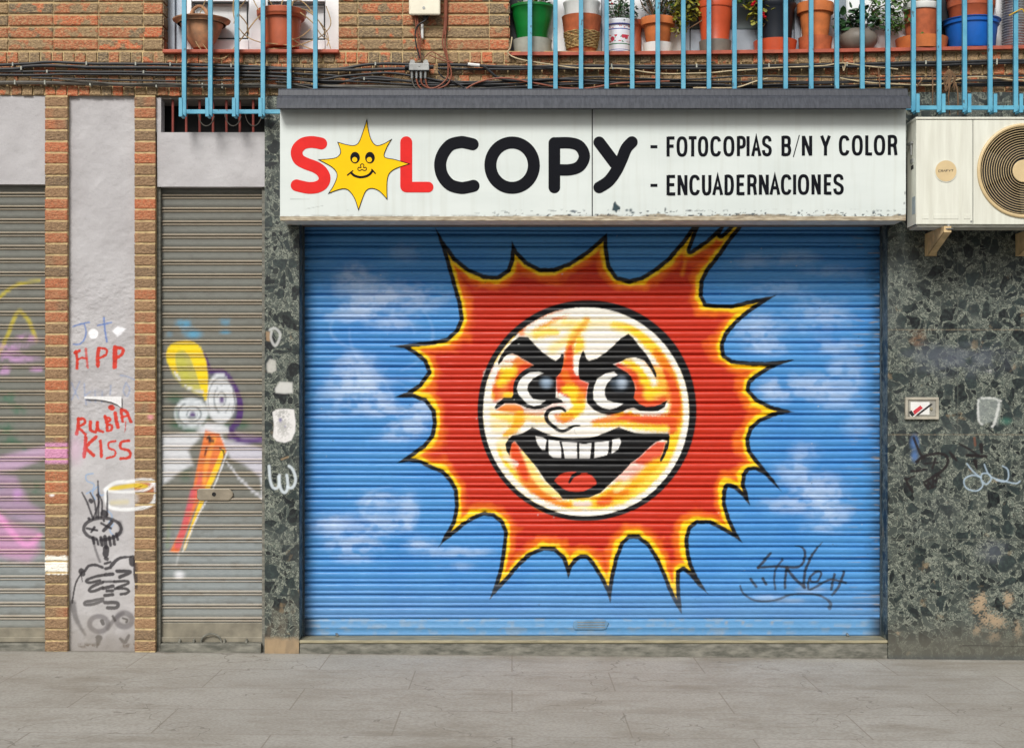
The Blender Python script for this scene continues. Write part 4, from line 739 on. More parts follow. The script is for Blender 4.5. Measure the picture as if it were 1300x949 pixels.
# narrow galvanised shutters
gp = [(0, .004), (.04, .010), (.09, .012), (.14, .010), (.175, .004), (.19, -.006), (.22, -.006), (.24, .004), (.28, .009), (.32, .010), (.36, .006), (.40, .001), (.45, .0), (.70, .0), (.93, .001), (.96, -.002), (.985, -.004)]
def narrow(px0, px1, y, paintfn, label, first, bottom, lock=True):
    V, F, X, Y = curtain(px0 - 2, px1 + 2, 222, bottom, first, 16.75, gp, y, .7)
    p = Paint(X, Y, (118, 119, 112)); i = np.arange(len(X)); t = ((Y - first) / 16.75) % 1.0
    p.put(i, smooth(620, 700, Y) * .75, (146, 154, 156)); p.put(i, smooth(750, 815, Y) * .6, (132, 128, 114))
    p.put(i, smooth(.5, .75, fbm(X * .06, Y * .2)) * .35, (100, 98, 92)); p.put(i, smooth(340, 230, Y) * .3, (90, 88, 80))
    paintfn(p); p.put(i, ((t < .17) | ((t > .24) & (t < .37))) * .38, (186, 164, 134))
    s = thing('roller_shutter', label, 'roller shutter', (W((px0 + px1) / 2, 0, y)[0], y, W(0, 816, y)[2]), group='narrow grey roller shutters')
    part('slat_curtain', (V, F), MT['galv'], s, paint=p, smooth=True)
    m = M().pbox(px0 - 1, px1 + 1, bottom, 812, y - .006, y + .02); m.pbox(px0 - 1, px1 + 1, 808, 814.5, y - .02, y - .0065); part('bottom_rail', m, simple('shutter_rail', (134, 128, 112), .55, .1, var=.35, scale=10), s, bevel=.003)
    return s
def bird(p):
    t = lambda q: tf(195, 400, 2.967, q)
    s = lambda q, w, c, so=2., op=.9: p.stroke(t(q), w, c, so, op)
    BLU = (84, 160, 196); PU = (78, 46, 110); Ye = (244, 214, 20); W2 = (214, 216, 220); GR = (52, 96, 70)
    p.blob(*t([(115, 35)])[0], 16, 12, BLU, .8, noise=.4, ns=.12); p.blob(*t([(150, 70)])[0], 14, 8, BLU, .85); p.blob(*t([(270, 25)])[0], 12, 8, BLU, .5, noise=.5, ns=.15); p.blob(*t([(270, 62)])[0], 9, 4, BLU, .7); p.blob(*t([(60, 70)])[0], 6, 4, BLU, .4)
    s([(190, 165), (212, 210), (262, 222), (300, 275), (322, 335), (315, 400), (288, 440)], [8, 9, 8, 8, 9, 9, 6], PU, 1.4, 1); s([(288, 272), (318, 330), (312, 395)], 5, PU, 1.2, 1); s([(285, 455), (340, 478), (408, 465)], [5, 7, 4], PU, 1.6); p.blob(*t([(388, 507)])[0], 10, 4, PU, .8); s([(300, 450), (420, 470)], 8, (150, 120, 170), 3, .5)
    p.fill(t([(70, 330), (120, 300), (200, 290), (215, 220), (262, 205), (310, 270), (330, 350), (310, 430), (230, 450), (120, 445), (75, 410)]), (92, 104, 100), 4, .7)
    for q in [(90, 410), (80, 310), (330, 410), (140, 430), (260, 420)]: p.blob(*t([q])[0], 14, 9, GR, .75)
    p.blob(*t([(120, 600)])[0], 10, 12, GR, .5); s([(45, 560), (30, 620)], 6, GR, 3, .4)
    p.fill(t([(32, 450), (170, 440), (175, 460), (130, 510), (150, 560), (100, 590), (32, 640)]), W2, 3, .92); p.fill(t([(260, 470), (330, 480), (415, 500), (415, 620), (340, 560), (290, 540)]), (208, 206, 218), 3, .85)
    p.fill(t([(185, 410), (250, 420), (280, 520), (240, 470), (190, 440)]), W2, 2.5, .9)
    p.fill(t(ell(254, 312, 58, 96)), (218, 222, 226), 2.2, .95); p.fill(t(ell(142, 370, 64, 60)), (214, 220, 224), 2.2, .95); p.fill(t([(150, 420), (200, 400), (262, 410), (300, 440), (250, 452), (180, 452)]), W2, 3, .9)
    for rx, ry, a_ in ((50, 80, 150), (30, 52, 20), (16, 26, 200)): p.stroke(t(ell(252 + a_ % 7, 316, rx, ry, a_, a_ + 250)), [.8, 2.6, 1], (128, 136, 142), 1.2, .75)
    for rx, a_ in ((52, 60), (34, 230), (20, 10)): p.stroke(t(ell(145, 372, rx, rx * .85, a_, a_ + 240)), [.8, 2.6, 1], (118, 128, 134), 1.2, .8)
    p.stroke(t(ell(146, 368, 60, 58, 20, 200)), 3, GR, 1.5, .5); p.stroke(t([(290, 400), (310, 350), (300, 290)]), 2, (120, 120, 130), 1, .7)
    s([(193, 150), (200, 190), (222, 212), (262, 210), (302, 262), (326, 330), (320, 395), (292, 432), (330, 472), (408, 468)], [5, 7, 6, 5, 6, 7, 8, 6, 6, 4], PU, 1.5, .95)
    p.blob(*t([(257, 318)])[0], 4.5, 4.5, PU, 1); p.blob(*t([(147, 373)])[0], 5, 5, PU, 1); p.blob(*t([(257, 318)])[0], 4, 4, PU, 1); p.blob(*t([(147, 373)])[0], 4, 4, PU, 1)
    p.fill(t([(62, 200), (60, 140), (90, 112), (140, 112), (178, 170), (192, 260), (196, 310), (150, 290), (110, 265), (80, 235)]), (206, 200, 90), 2.5, .75)
    s([(85, 215), (66, 170), (72, 130), (110, 116), (150, 130), (175, 185), (188, 250), (196, 310)], [5, 11, 13, 13, 18, 17, 12, 4], Ye, 1.4, .96); s([(100, 150), (110, 200), (130, 245)], [10, 12, 6], (190, 190, 70), 3, .6); s([(120, 265), (145, 280), (185, 290)], 3, W2, 1.2, .8); s([(80, 215), (100, 245)], 3, W2, 1, .8)
    p.fill(t([(195, 435), (248, 445), (275, 510), (240, 580), (205, 640), (160, 720), (120, 820), (95, 895), (62, 888), (105, 800), (145, 670), (170, 540)]), (228, 124, 62), 1.6, .97)
    s([(150, 660), (120, 780), (90, 870)], [7, 8, 8], (206, 84, 104), 2, .8); s([(180, 600), (150, 700)], 6, (214, 96, 96), 2.2, .7); s([(262, 510), (235, 580), (190, 680), (150, 780), (115, 880)], [5, 7, 6, 4, 3], (248, 206, 40), 1.3, .95); s([(230, 460), (200, 560), (190, 640)], [4, 6, 4], (244, 170, 70), 2, .7); s([(278, 515), (225, 650), (165, 760), (110, 890)], [2.5, 2, 2, 1.6], W2, .8, .9); s([(60, 780), (52, 870)], 4, (120, 150, 90), 3, .35)
    s([(205, 465), (222, 470)], 5, (40, 30, 30), .8); s([(210, 455), (212, 480)], 3, (40, 30, 30), .8); s([(200, 500), (192, 530)], 2.4, (90, 40, 30), .8); s([(250, 500), (266, 515), (262, 530)], 1.8, (40, 30, 30), .6)
    s([(275, 550), (330, 620), (410, 690)], [2, 3, 3.6], (206, 208, 214), 1.4, .85); s([(410, 600), (415, 690)], 6, W2, 2, .7); p.blob(227.7, 729.5, 9, 7, (226, 228, 232), .95); s([(95, 895), (85, 940)], 2.2, (206, 208, 208), 2, .5)
def pink(p):
    Ye = (196, 180, 40); PKk = (214, 150, 206); blob0 = p.blob
    p.stroke([(-6, 384), (10, 368), (28, 360), (50, 357)], [4, 4, 4, 3], Ye, 1.6, .8); p.stroke([(-4, 455), (10, 425), (20, 400), (28, 397), (38, 410), (46, 432)], 5, Ye, 1.8, .75)
    for q in [(15, 440, 26, 9), (35, 430, 22, 8), (28, 455, 30, 8), (5, 470, 14, 8), (48, 468, 14, 6), (8, 452, 20, 10)]: p.blob(*q, (198, 152, 200), .85, noise=.7, ns=.12)
    for q in [(8, 505, 22, 14), (24, 520, 12, 10), (10, 545, 18, 12), (14, 560, 20, 8), (46, 620, 10, 12), (24, 655, 20, 8), (2, 620, 8, 8), (30, 570, 8, 6)]: p.blob(*q, (60, 110, 84), .8, noise=.6, ns=.12)
    p.fill([(-20, 584), (30, 572), (60, 565), (60, 580), (20, 596), (-20, 600)], (206, 172, 206), 4, .7); p.fill([(-10, 598), (20, 604), (40, 640), (58, 650), (58, 665), (20, 660), (-10, 640)], (190, 152, 192), 5, .55)
    p.fill([(-20, 640), (20, 664), (46, 672), (50, 700), (36, 712), (10, 708), (-20, 700)], (206, 146, 192), 7, .68); p.blob(22, 628, 8, 10, (200, 150, 210), .7)
    p.stroke([(-5, 650), (30, 690), (50, 680)], 8, (236, 160, 214), 3, .7)
s = narrow(203.5, 333.5, .09, bird, 'narrow grey roller shutter with a yellow-crested cartoon bird sprayed on it', 264.6 - 16.75 * 3 - 1.4, 790)
m = M().prism([(250, 622), (253, 619.5), (291, 619.5), (296, 625), (296, 629), (291, 635), (253, 635), (250, 632.5)], .09 - .016, .09 - .004); lk = part('lock_plate', m, simple('lock_cover', (150, 140, 122), .5, .3), s, bevel=.005)
part('keyhole', M().cyl_y(271.5, 627, .013, .09 - .0195, .09 - .015, 14), MT['dark'], lk)
arc = [W(268 + 13 * math.cos(math.radians(a)), 815 - 11 * math.sin(math.radians(a)), .05) for a in range(0, 181, 15)]
part('pull_handle', M().tube(arc, .007), MT['step'], s)
for x in (228, 246, 285, 313): part('shutter_stop', M().tube([W(x + 1, 810, .085), W(x, 813.5, .05), W(x - 1, 817, .04)], .008), MT['step'], s)
narrow(-88, 57.5, .07, pink, 'narrow grey roller shutter with pink and green spray patches at the left edge', 264.6 - 16.75 * 3 - 4, 796)
# ================================================================== SIGN
def strip(m, pts, w, ya, th=.0015, cap=False, closed=False):
    P = [np.array(q[:2], float) for q in pts]; n = len(P); Lf = []; Rt = []
    for i in range(n):
        a = P[i - 1] if (i or closed) else None; b = P[(i + 1) % n] if (i < n - 1 or closed) else None
        t1 = (P[i] - a) if a is not None else (b - P[i]); t2 = (b - P[i]) if b is not None else (P[i] - a)
        t1 = t1 / np.linalg.norm(t1); t2 = t2 / np.linalg.norm(t2); t = t1 + t2; L = np.linalg.norm(t); t = t / L if L > .05 else t1
        nn_ = np.array([-t[1], t[0]]); k = 1 / max(.35, np.dot(nn_, np.array([-t1[1], t1[0]])))
        Lf.append(P[i] + nn_ * w / 2 * k); Rt.append(P[i] - nn_ * w / 2 * k)
    if closed:
        a = [W(*q, ya) for q in Lf]; b = [W(*q, ya) for q in Rt]; v = a + b + [(q[0], q[1] + th, q[2]) for q in a + b]; f = []
        for i in range(n):
            j = (i + 1) % n; f += [(i, j, n + j, n + i), (i, 2 * n + i, 2 * n + j, j), (n + i, n + j, 3 * n + j, 3 * n + i)]
        m.add(v, f)
    else:
        caps = []
        def arc(c, frm, k):
            a0 = math.atan2(frm[1] - c[1], frm[0] - c[0]); return [c + w / 2 * np.array([math.cos(a0 + k * math.pi * i / 10), math.sin(a0 + k * math.pi * i / 10)]) for i in range(1, 10)]
        poly = list(Lf)
        if cap: poly += arc(P[-1], Lf[-1], -1)
        poly += Rt[::-1]
        if cap: poly += arc(P[0], Rt[0], -1)
        a = [W(*q, ya) for q in poly]; N_ = len(a); nl = len(Lf)
        # front: quads for the band, fans for the caps (no overlap)
        v = a + [(q[0], q[1] + th, q[2]) for q in a]; f = []
        c1 = nl + (9 if cap else 0)
        for i in range(nl - 1): f.append((i, i + 1, c1 + nl - 2 - i, c1 + nl - 1 - i))
        if cap: f.append(tuple(range(nl - 1, c1 + 1))); f.append(tuple(range(c1 + nl - 1, N_)) + (0,))
        f += [(i, N_ + i, N_ + (i + 1) % N_, (i + 1) % N_) for i in range(N_)]
        m.add(v, f)
SY = -.30
sx0, sx1 = W(355.5, 0, SY)[0], W(1150, 0, SY)[0]; sz0, sz1 = W(0, 278.5, SY)[2], W(0, 136, SY)[2]
sg = thing('shop_sign', 'long white box sign with red and black lettering and a small yellow smiling sun', 'shop sign', ((sx0 + sx1) / 2, 0, sz0))
part('sign_box', M().box(sx0, sx1, SY + .006, -.012, sz0, sz1), MT['signbody'], sg, bevel=.003)
fm = Mat('sign_fascia', .28); o_ = fm.mix(fm.ramp(fm.noise(3, 5, (.5, 1, 2)), [(.4, 0.), (.8, .5)]), lin((214, 221, 217)), lin((192, 201, 197)))
o_ = fm.mix(fm.ramp(fm.noise(12, 5, (2.5, 1, .12)), [(.5, 0.), (.85, .26)]), o_, lin((172, 172, 156)))
pc, pa = fm.attr(); fm.color(fm.mix(pa, o_, pc)); fm.bump(fm.noise(2, 2), .004, .2)
def fascia(a, b):
    xs = np.linspace(W(a, 0, SY)[0], W(b, 0, SY)[0], int((b - a) / 1.1)); zs = np.linspace(W(0, 277.6, SY)[2], W(0, 138, SY)[2], 130)
    V, F = gridxz(xs, zs, SY); X, Y = pxy(V); p = Paint(X, Y); i = np.arange(len(X))
    e = 275.5 - 4 * smooth(.45, .8, fbm(X * .035, X * 0 + 3, 3)) * smooth(440, 700, X); a_ = smooth(-.6, .8, Y + 4 * (fbm(X * .3, Y * .5, 3) - .5) - e) * smooth(400, 470, X); p.put(i, a_ * .9, (146, 134, 112))
    a_ = smooth(.66, .69, fbm(X * .22, Y * .4, 3)) * smooth(264, 271, Y) * smooth(560, 700, X); p.put(i, a_ * .95, (66, 78, 84))
    p.put(i, smooth(271, 276, Y) * smooth(.4, .6, fbm(X * .1, Y * .1)) * .6, (92, 78, 60))
    if b > 800:
        p.fill(tf(640, 250, 5.909, [(820, 50), (832, 30), (845, 55), (870, 75), (872, 95), (850, 100), (845, 122), (828, 105), (812, 100), (815, 80)]), (40, 62, 70), .5, 1)
        for q in [(920, 100, 2.5, 2), (950, 100, 2.5, 3), (965, 118, 3, 2), (1078, 108, 2, 1.2), (1210, 92, 1, 3), (1250, 110, 2, 1.2)]: p.blob(*tf(640, 250, 5.909, [q[:2]])[0], q[2], q[3], (44, 66, 74), 1)
        for q in [(96, 460, 1, 4), (220, 462, 3, 1.6), (8, 465, 2, 1)]: p.blob(*tf(820, 150, 3.94, [q[:2]])[0], q[2], q[3], (40, 44, 50), 1)
        p.blob(1149, 245, 1.2, 3, (60, 60, 60), .8); p.blob(1148, 258, 1.4, 2, (60, 60, 60), .8)
    else:
        p.blob(*tf(640, 250, 5.909, [(520, 108)])[0], 6, 1.8, (40, 62, 80), 1)
        for q in [((85, 715), (240, 712)), ((210, 795), (350, 768)), ((540, 805), (560, 808))]: p.stroke(tf(355, 140, 6.341, q), .7, (176, 182, 178), .5, .7)
    part('fascia_panel', (V, F), fm.m, sg, paint=p)
fascia(355.5, 751.2); fascia(752.6, 1150)
part('panel_seam', M().pbox(751.2, 752.6, 137, 277.5, SY + .002, SY + .008), MT['gasket'], sg)
part('lower_trim', M().pbox(355.5, 1150, 274.6, 280.0, SY - .002, SY + .016), MT['peel'], sg, bevel=.002)
# hood over the sign
m = M(); pr = [(-.02, 112.6), (-.33, 112.6), (-.345, 114.5), (-.352, 121.2), (-.385, 122.2), (-.395, 124.5), (-.42, 134), (-.422, 137.6), (-.40, 138.2), (-.32, 138.2), (-.02, 138.2)]
hx0, hx1 = W(351.5, 0, -.4)[0], W(1155.5, 0, -.4)[0]
a = [(hx0, y, W(0, q, min(y, -.3))[2]) for y, q in pr]; b = [(hx1, y, z) for _, y, z in a]; n = len(a)
m.add(a + b, [tuple(range(n))[::-1], tuple(range(n, 2 * n))] + [(i, (i + 1) % n, n + (i + 1) % n, n + i) for i in range(n)])
part('hood', m, MT['hood'], sg, bevel=.002)
hm = M(); t3 = lambda q: tf(640, 0, 3.514, q)
# lettering: SOLCOPY
LY = SY - .002
S6 = lambda q: tf(355, 140, 6.341, q); S2 = lambda q: tf(330, 0, 3.514, q); S3 = lambda q: tf(640, 0, 3.514, q)
m = M(); strip(m, cr(S6([(335, 268), (290, 259), (245, 256), (190, 268), (148, 305), (137, 350), (158, 398), (215, 430), (290, 458), (340, 495), (362, 545), (345, 592), (300, 618), (240, 625), (185, 616), (136, 604)]), 6), 15, LY, cap=True)
part('letter', m, MT['red'], sg)
m = M(); strip(m, S6([(1019, 258), (1019, 612)]), 15.2, LY, cap=True); strip(m, S6([(1022, 618), (1196, 618)]), 13.4, LY - .0004, cap=True); part('letter', m, MT['red'], sg)
m = M(); strip(m, cr(S2([(949, 644), (920, 637), (893, 634.5), (848, 648), (815, 690), (804, 737), (815, 785), (848, 824), (893, 838), (922, 836), (953, 829)]), 5), 15.3, LY, cap=True); part('letter', m, MT['ink'], sg)
m = M(); strip(m, S2(ell(1125, 737, 97, 101, 0, 360, 56)[:-1]), 15.2, LY, closed=True); part('letter', m, MT['ink'], sg)
m = M(); strip(m, S3([(224, 638), (224, 836)]), 14.8, LY, cap=True); strip(m, cr(S3([(226, 638), (295, 638), (338, 654), (358, 697), (338, 740), (295, 757), (226, 757)]), 6), 14.4, LY - .0004); part('letter', m, MT['ink'], sg)
m = M(); strip(m, S3([(424, 635), (494, 728)]), 14.8, LY, cap=True); strip(m, cr(S3([(570, 634), (545, 662), (524, 712), (500, 762), (466, 808), (424, 836)]), 6), 14.8, LY - .0004, cap=True); part('letter', m, MT['ink'], sg)
# sun emblem
em = S6(cr([(703, 75), (716, 160), (738, 240), (775, 282), (830, 275), (900, 235)][:1], 1)) if False else None
segs = [[(703, 75), (714, 160), (738, 240), (778, 284), (835, 272), (900, 235)], [(900, 235), (862, 300), (843, 375), (930, 398), (1045, 432)], [(1045, 432), (940, 466), (885, 505), (866, 560), (863, 640), (865, 715)], [(865, 715), (805, 652), (745, 628), (698, 645), (668, 705), (635, 802)], [(635, 802), (605, 712), (562, 650), (520, 631), (460, 643), (395, 668)], [(395, 668), (438, 600), (463, 520), (425, 460), (315, 398)], [(315, 398), (400, 392), (462, 378), (492, 335), (468, 258)], [(468, 258), (540, 278), (600, 284), (638, 258), (672, 170), (703, 75)]]
out = []
for s_ in segs: out += cr(s_, 5)[:-1]
out = S6(out); e = thing if False else None
sm = part('sun_emblem', M().prism(out, SY - .0036, SY - .0024), MT['yellow'], sg)
m = M(); strip(m, out, .9, SY - .0042, closed=True); part('outline', m, MT['ink'], sm)
FY = SY - .0045
for cx, cy in ((607, 382), (727, 382)): part('eye', M().prism(S6(ell(cx, cy, 39, 47, n=28)[:-1]), FY, FY + .0008), MT['ink'], sm)
for hx, hy in ((604, 398), (722, 398)): part('pupil', M().prism(S6(ell(hx, hy, 21, 21, n=24)[:-1]), FY - .0006, FY), MT['yellow'], sm)
m = M(); strip(m, cr(S6([(575, 503), (600, 525), (635, 537), (665, 538), (700, 530), (728, 512), (745, 490)]), 5), 3.1, FY, cap=True); strip(m, S6([(546, 522), (588, 488)]), 1.7, FY - .0003, cap=True); strip(m, S6([(742, 476), (770, 508)]), 1.7, FY - .0003, cap=True)
part('mouth', m, MT['ink'], sm)
m = M(); strip(m, cr(S6([(655, 462), (635, 460), (630, 478), (645, 486), (663, 478), (682, 486), (698, 478), (694, 460), (676, 462), (678, 440), (663, 432), (650, 442)]), 5, True), 1.1, FY, closed=True); part('nose', m, MT['ink'], sm)
# small lettering: strokes inside a unit box
def arcp(cx, cy, rx, ry, a0, a1, n=12): return ell(cx, cy, rx, ry, a0, a1, n)
def rnd_o(): return [(.5 + .5 * np.sign(math.cos(a)) * abs(math.cos(a)) ** .75, .5 + .5 * np.sign(math.sin(a)) * abs(math.sin(a)) ** .75) for a in np.linspace(0, 2 * math.pi, 33)[:-1]]
OO = rnd_o(); CC = [(.5 + .5 * np.sign(math.cos(a)) * abs(math.cos(a)) ** .75, .5 + .5 * np.sign(math.sin(a)) * abs(math.sin(a)) ** .75) for a in np.linspace(math.radians(-28), math.radians(-332), 28)]
G = {'F': [[(0, -.07), (0, 1.07)], [(0, 0), (1.1, 0)], [(0, .47), (.95, .47)]], 'E': [[(0, -.07), (0, 1.07)], [(0, 0), (1.12, 0)], [(0, .47), (1.0, .47)], [(0, 1), (1.15, 1)]],
     'T': [[(-.1, 0), (1.1, 0)], [(.5, 0), (.5, 1.07)]], 'I': [[(.5, -.07), (.5, 1.07)]], 'L': [[(0, -.07), (0, 1.07)], [(0, 1), (1.1, 1)]],
     'O': ['c', OO], 'C': [CC], 'N': [[(0, -.07), (0, 1.07)], [(1, -.07), (1, 1.07)], [(.02, -.05), (.98, 1.05)]],
     'A': [[(-.02, 1.07), (.5, 0), (1.02, 1.07)], [(.2, .68), (.8, .68)]], 'Y': [[(-.02, -.07), (.5, .55)], [(1.02, -.07), (.5, .55), (.5, 1.07)]],
     'U': [[(0, -.07), (0, .68), (.06, .88), (.25, .99), (.5, 1.01), (.75, .99), (.94, .88), (1, .68), (1, -.07)]],
     'S': [cr([(.97, .24), (.86, .06), (.5, -.01), (.14, .06), (.03, .24), (.12, .39), (.5, .49), (.88, .6), (1, .77), (.86, .95), (.5, 1.01), (.12, .94), (0, .74)], 4)],
     'P': [[(0, -.07), (0, 1.07)], cr([(0, 0), (.6, 0), (.92, .09), (1, .27), (.92, .46), (.6, .55), (0, .55)], 3)],
     'R': [[(0, -.07), (0, 1.07)], cr([(0, 0), (.6, 0), (.9, .08), (.98, .25), (.9, .42), (.6, .5), (0, .5)], 3), [(.55, .5), (.85, .58), (.93, .8), (1.03, 1.07)]],
     'B': [[(0, -.07), (0, 1.07)], cr([(0, 0), (.6, 0), (.88, .07), (.94, .23), (.88, .4), (.6, .47), (0, .47)], 3), cr([(.5, .47), (.85, .53), (1, .73), (.88, .93), (.6, 1), (0, 1)], 3)],
     'D': [[(0, -.07), (0, 1.07)], cr([(0, 0), (.5, 0), (.85, .1), (1, .35), (1, .65), (.85, .9), (.5, 1), (0, 1)], 3)], '/': [[(0, 1.15), (1, -.12)]]}
def line(txt, ranges, y0, y1, ox, s_, dy=0):
    t = 4.0
    for k, (ch, (a, b)) in enumerate(zip(txt, ranges)):
        x0 = ox + a / s_; x1 = ox + b / s_; w = 1.2 if ch == '/' else t; ix0, ix1 = x0 + w / 2, x1 - w / 2
        q0 = y0 + t / 2 + dy * (x0 - 846) / 300; q1 = y1 - t / 2 + dy * (x0 - 846) / 300
        if ch == 'I': ix0 = ix1 = (x0 + x1) / 2
        m = M(); g = G[ch]
        if g[0] == 'c': strip(m, [(ix0 + (ix1 - ix0) * u, q0 + (q1 - q0) * v) for u, v in g[1]], t, LY, closed=True)
        else:
            for n_, st_ in enumerate(g): strip(m, [(ix0 + (ix1 - ix0) * u, q0 + (q1 - q0) * v) for u, v in st_], w, LY - .0003 * n_)
        part('letter', m, MT['ink'], sg)
line('FOTOCOPIASB/NYCOLOR', [(103, 148), (153, 208), (210, 258), (260, 312), (322, 378), (387, 443), (455, 500), (505, 517), (527, 577), (580, 630), (678, 727), (735, 770), (780, 832), (872, 925), (965, 1020), (1030, 1085), (1097, 1137), (1140, 1197), (1210, 1258)], 173.2, 199.2, 820, 3.94, -2)
line('ENCUADERNACIONES', [(103, 150), (158, 208), (217, 272), (280, 328), (332, 386), (393, 440), (453, 497), (507, 555), (565, 615), (618, 672), (675, 730), (738, 750), (760, 817), (828, 875), (890, 932), (937, 990)], 222, 248.2, 820, 3.94, -1.5)
for y in (186.3, 235.3): part('dash', M().pbox(825.8, 834.6, y - 1.9, y + 1.9, LY, LY + .0016), MT['ink'], sg)
# ================================================================== RAILINGS
RY = -.10
def railing(bars, zb, label, x0, x1, toplabel=None):
    xs_ = [W(b, 0, RY)[0] for b in bars]; zt_ = W(0, -38, RY)[2]; zrail = W(0, zb, RY)[2]
    r = thing('balcony_railing', label, 'railing', ((xs_[0] + xs_[-1]) / 2, RY, zrail - .05), group='light blue balcony railings')
    for x in xs_:
        b = part('baluster', M().box(x - .0135, x + .0135, RY - .0135, RY + .0135, zrail - .03, zt_), MT['blue'], r, bevel=.002)
        part('bracket', M().box(x - .011, x + .011, RY - .115, RY - .1, zrail - .05, zrail + .066).box(x - .008, x + .008, RY - .1, RY - .0145, zrail - .046, zrail - .028), MT['blue'], b, bevel=.0015)
    part('bottom_rail', M().box(W(x0, 0, RY)[0], W(x1, 0, RY)[0], RY - .008, RY + .008, zrail - .013, zrail + .013), MT['blue'], r, bevel=.002)
    part('top_rail', M().box(W(x0, 0, RY)[0], W(x1, 0, RY)[0], RY - .02, RY + .02, zt_, zt_ + .03), MT['blue'], r, bevel=.003)
railing([234, 267.3, 300.8, 334, 367.3, 400.5], 142, 'light blue balcony railing in front of the left window', 233, 402)
railing([672.7 + 32.45 * i for i in range(21)], 137, 'long light blue balcony railing in front of the row of plant pots', 672, 1324)
# ================================================================== WINDOWS
def window(px0, px1, frames, glass, nm, strips):
    y = .2; w = part('window', M().pbox(px0, px1, -140, 68, y + .03, y + .05), glass, bld)
    for a, b, c, d, mt, dy in frames: part('window_frame', M().pbox(a, b, c, d, y - dy, y + .025), MT[mt], w, bevel=.003)
    for a, b, c, d in strips:
        part('gasket', M().pbox(a, b, c, d, y - .004 - .02, y + .0), MT['gasket'], w)
    return w
fr = []; st_ = []
window(206, 430, [(206, 222, -140, 68, 'alum', .06), (223, 236, -140, 68, 'alum', .03), (236, 243, -140, 68, 'upvc', .03), (316, 340, -140, 68, 'upvc', .03), (318.5, 337, -140, 68, 'upvc', .036), (413, 430, -140, 68, 'upvc', .03), (243.5, 315.5, 51, 68, 'upvc', .03), (340.5, 412.5, 51, 68, 'upvc', .03), (243.5, 315.5, -16, 2, 'upvc', .03), (340.5, 412.5, -16, 2, 'upvc', .03)], MT['glassy'], 'w', [(245.5, 246.6, 3, 49), (245.5, 314, 3, 4.2), (313.2, 314.4, 3, 49), (245.5, 314, 48.2, 49), (343, 344.2, 5, 50), (343, 412, 5, 6.2), (411, 412.2, 5, 50), (343, 412, 49, 49.8), (325.5, 326.2, -40, 66)])
window(646, 1345, [(646, 664, -140, 72, 'darkpl', .02), (664.5, 763, -140, 72, 'upvc', .03), (763.5, 768, -140, 72, 'alum', .04), (768.5, 866, -140, 72, 'upvc', .03), (866.5, 876, -140, 72, 'alum', .04), (876.5, 1008, -140, 37, 'greypanel', .03), (876.5, 1008, 37.5, 72, 'alum', .05), (1008.5, 1016, -140, 72, 'alum', .04), (1016.5, 1064, -140, 68, 'upvc', .03), (1064.5, 1074, -140, 68, 'alum', .04), (1074.5, 1180, 30, 68, 'upvc', .05), (1180.5, 1246, -140, 68, 'darkpl', .03), (1246.5, 1256, -140, 68, 'alum', .04), (1256.5, 1264, -140, 68, 'upvc', .05)], MT['glassy'], 'w',
       [(665, 763, 7, 8.4), (768, 866, 7, 8.4), (768, 866, 50, 50.8)])
sl = part('window_sill', M().pbox(206, 430, 62.4, 67.2, -.04, .2), MT['sill'], bld, bevel=.006)
m = M(); x0, _, _ = W(646, 0, -.04); x1 = W(1345, 0, -.04)[0]; n = 14
V0 = []
for i in range(n + 1):
    u = i / n; px = 646 + (1345 - 646) * u; z = W(px, 65.6 - 9.5 * u ** 1.6, -.04)[2]; x = x0 + (x1 - x0) * u; V0.append((x, z))
def sillz(px):
    u = (px - 646) / 699; return W(px, 65.6 - 9.5 * max(u, 0) ** 1.6, -.04)[2]
v = []; 
for x, z in V0: v += [(x, -.04, z - .023), (x, -.04, z - .003), (x, -.034, z), (x, .2, z + .002), (x, .2, z - .023)]
f = [(5 * i + k, 5 * i + (k + 1) % 5, 5 * (i + 1) + (k + 1) % 5, 5 * (i + 1) + k) for i in range(n) for k in range(5)] + [(0, 4, 3, 2, 1), tuple(5 * n + k for k in range(5))]
m.add(v, f); part('window_sill', m, MT['sill'], bld)
fill = M()
for i in range(n):
    xa, za = V0[i]; xb, zb = V0[i + 1]; lo = W(0, 66.5)[2]
    fill.add([(xa, .0, lo), (xb, .0, lo), (xb, .0, zb - .022), (xa, .0, za - .022), (xa, .2, lo), (xb, .2, lo), (xb, .2, zb - .022), (xa, .2, za - .022)], [(0, 1, 2, 3), (3, 2, 6, 7), (1, 0, 4, 5)])
part('sill_bed', fill, MT['mortar'], bld)
# ================================================================== CABLES
def cable(pts, r, mat, label, name='cable', cat='cable', group='cables strung along the brick wall', y=-.03, jit=.7, clips=(), kids=()):
    P = []; pp = cr([(q[0], q[1], q[2] if len(q) > 2 else y) for q in pts], 8)
    ph = random.uniform(0, 100)
    for q in pp:
        j = (float(fbm(np.array([q[0] * .02 + ph]), np.array([.5]))[0]) - .5) * jit * 3
        P.append(W(q[0], q[1] + j, q[2]))
    m = M().tube(P, r, 8); o = solo(name, m, mat, label, cat, group, smooth=True)
    for cx in clips:
        k = min(P, key=lambda w: abs(w[0] - W(cx, 0, y)[0]))
        part('cable_clip', M().box(k[0] - .005, k[0] + .005, k[1] - r - .002, min(k[1] + r + .02, -.002), k[2] - r - .002, k[2] + r + .002), MT['palegrey'], o, bevel=.002)
    return o
B = MT['black']
cable([(-250, 84), (0, 82.5), (60, 79), (120, 81), (230, 82), (330, 85), (420, 88), (470, 82), (522, 81.5)], .0095, B, 'uppermost black cable of the left bundle, curving up into the silver cable splitter', clips=(12, 112, 172, 210, 290, 372, 480))
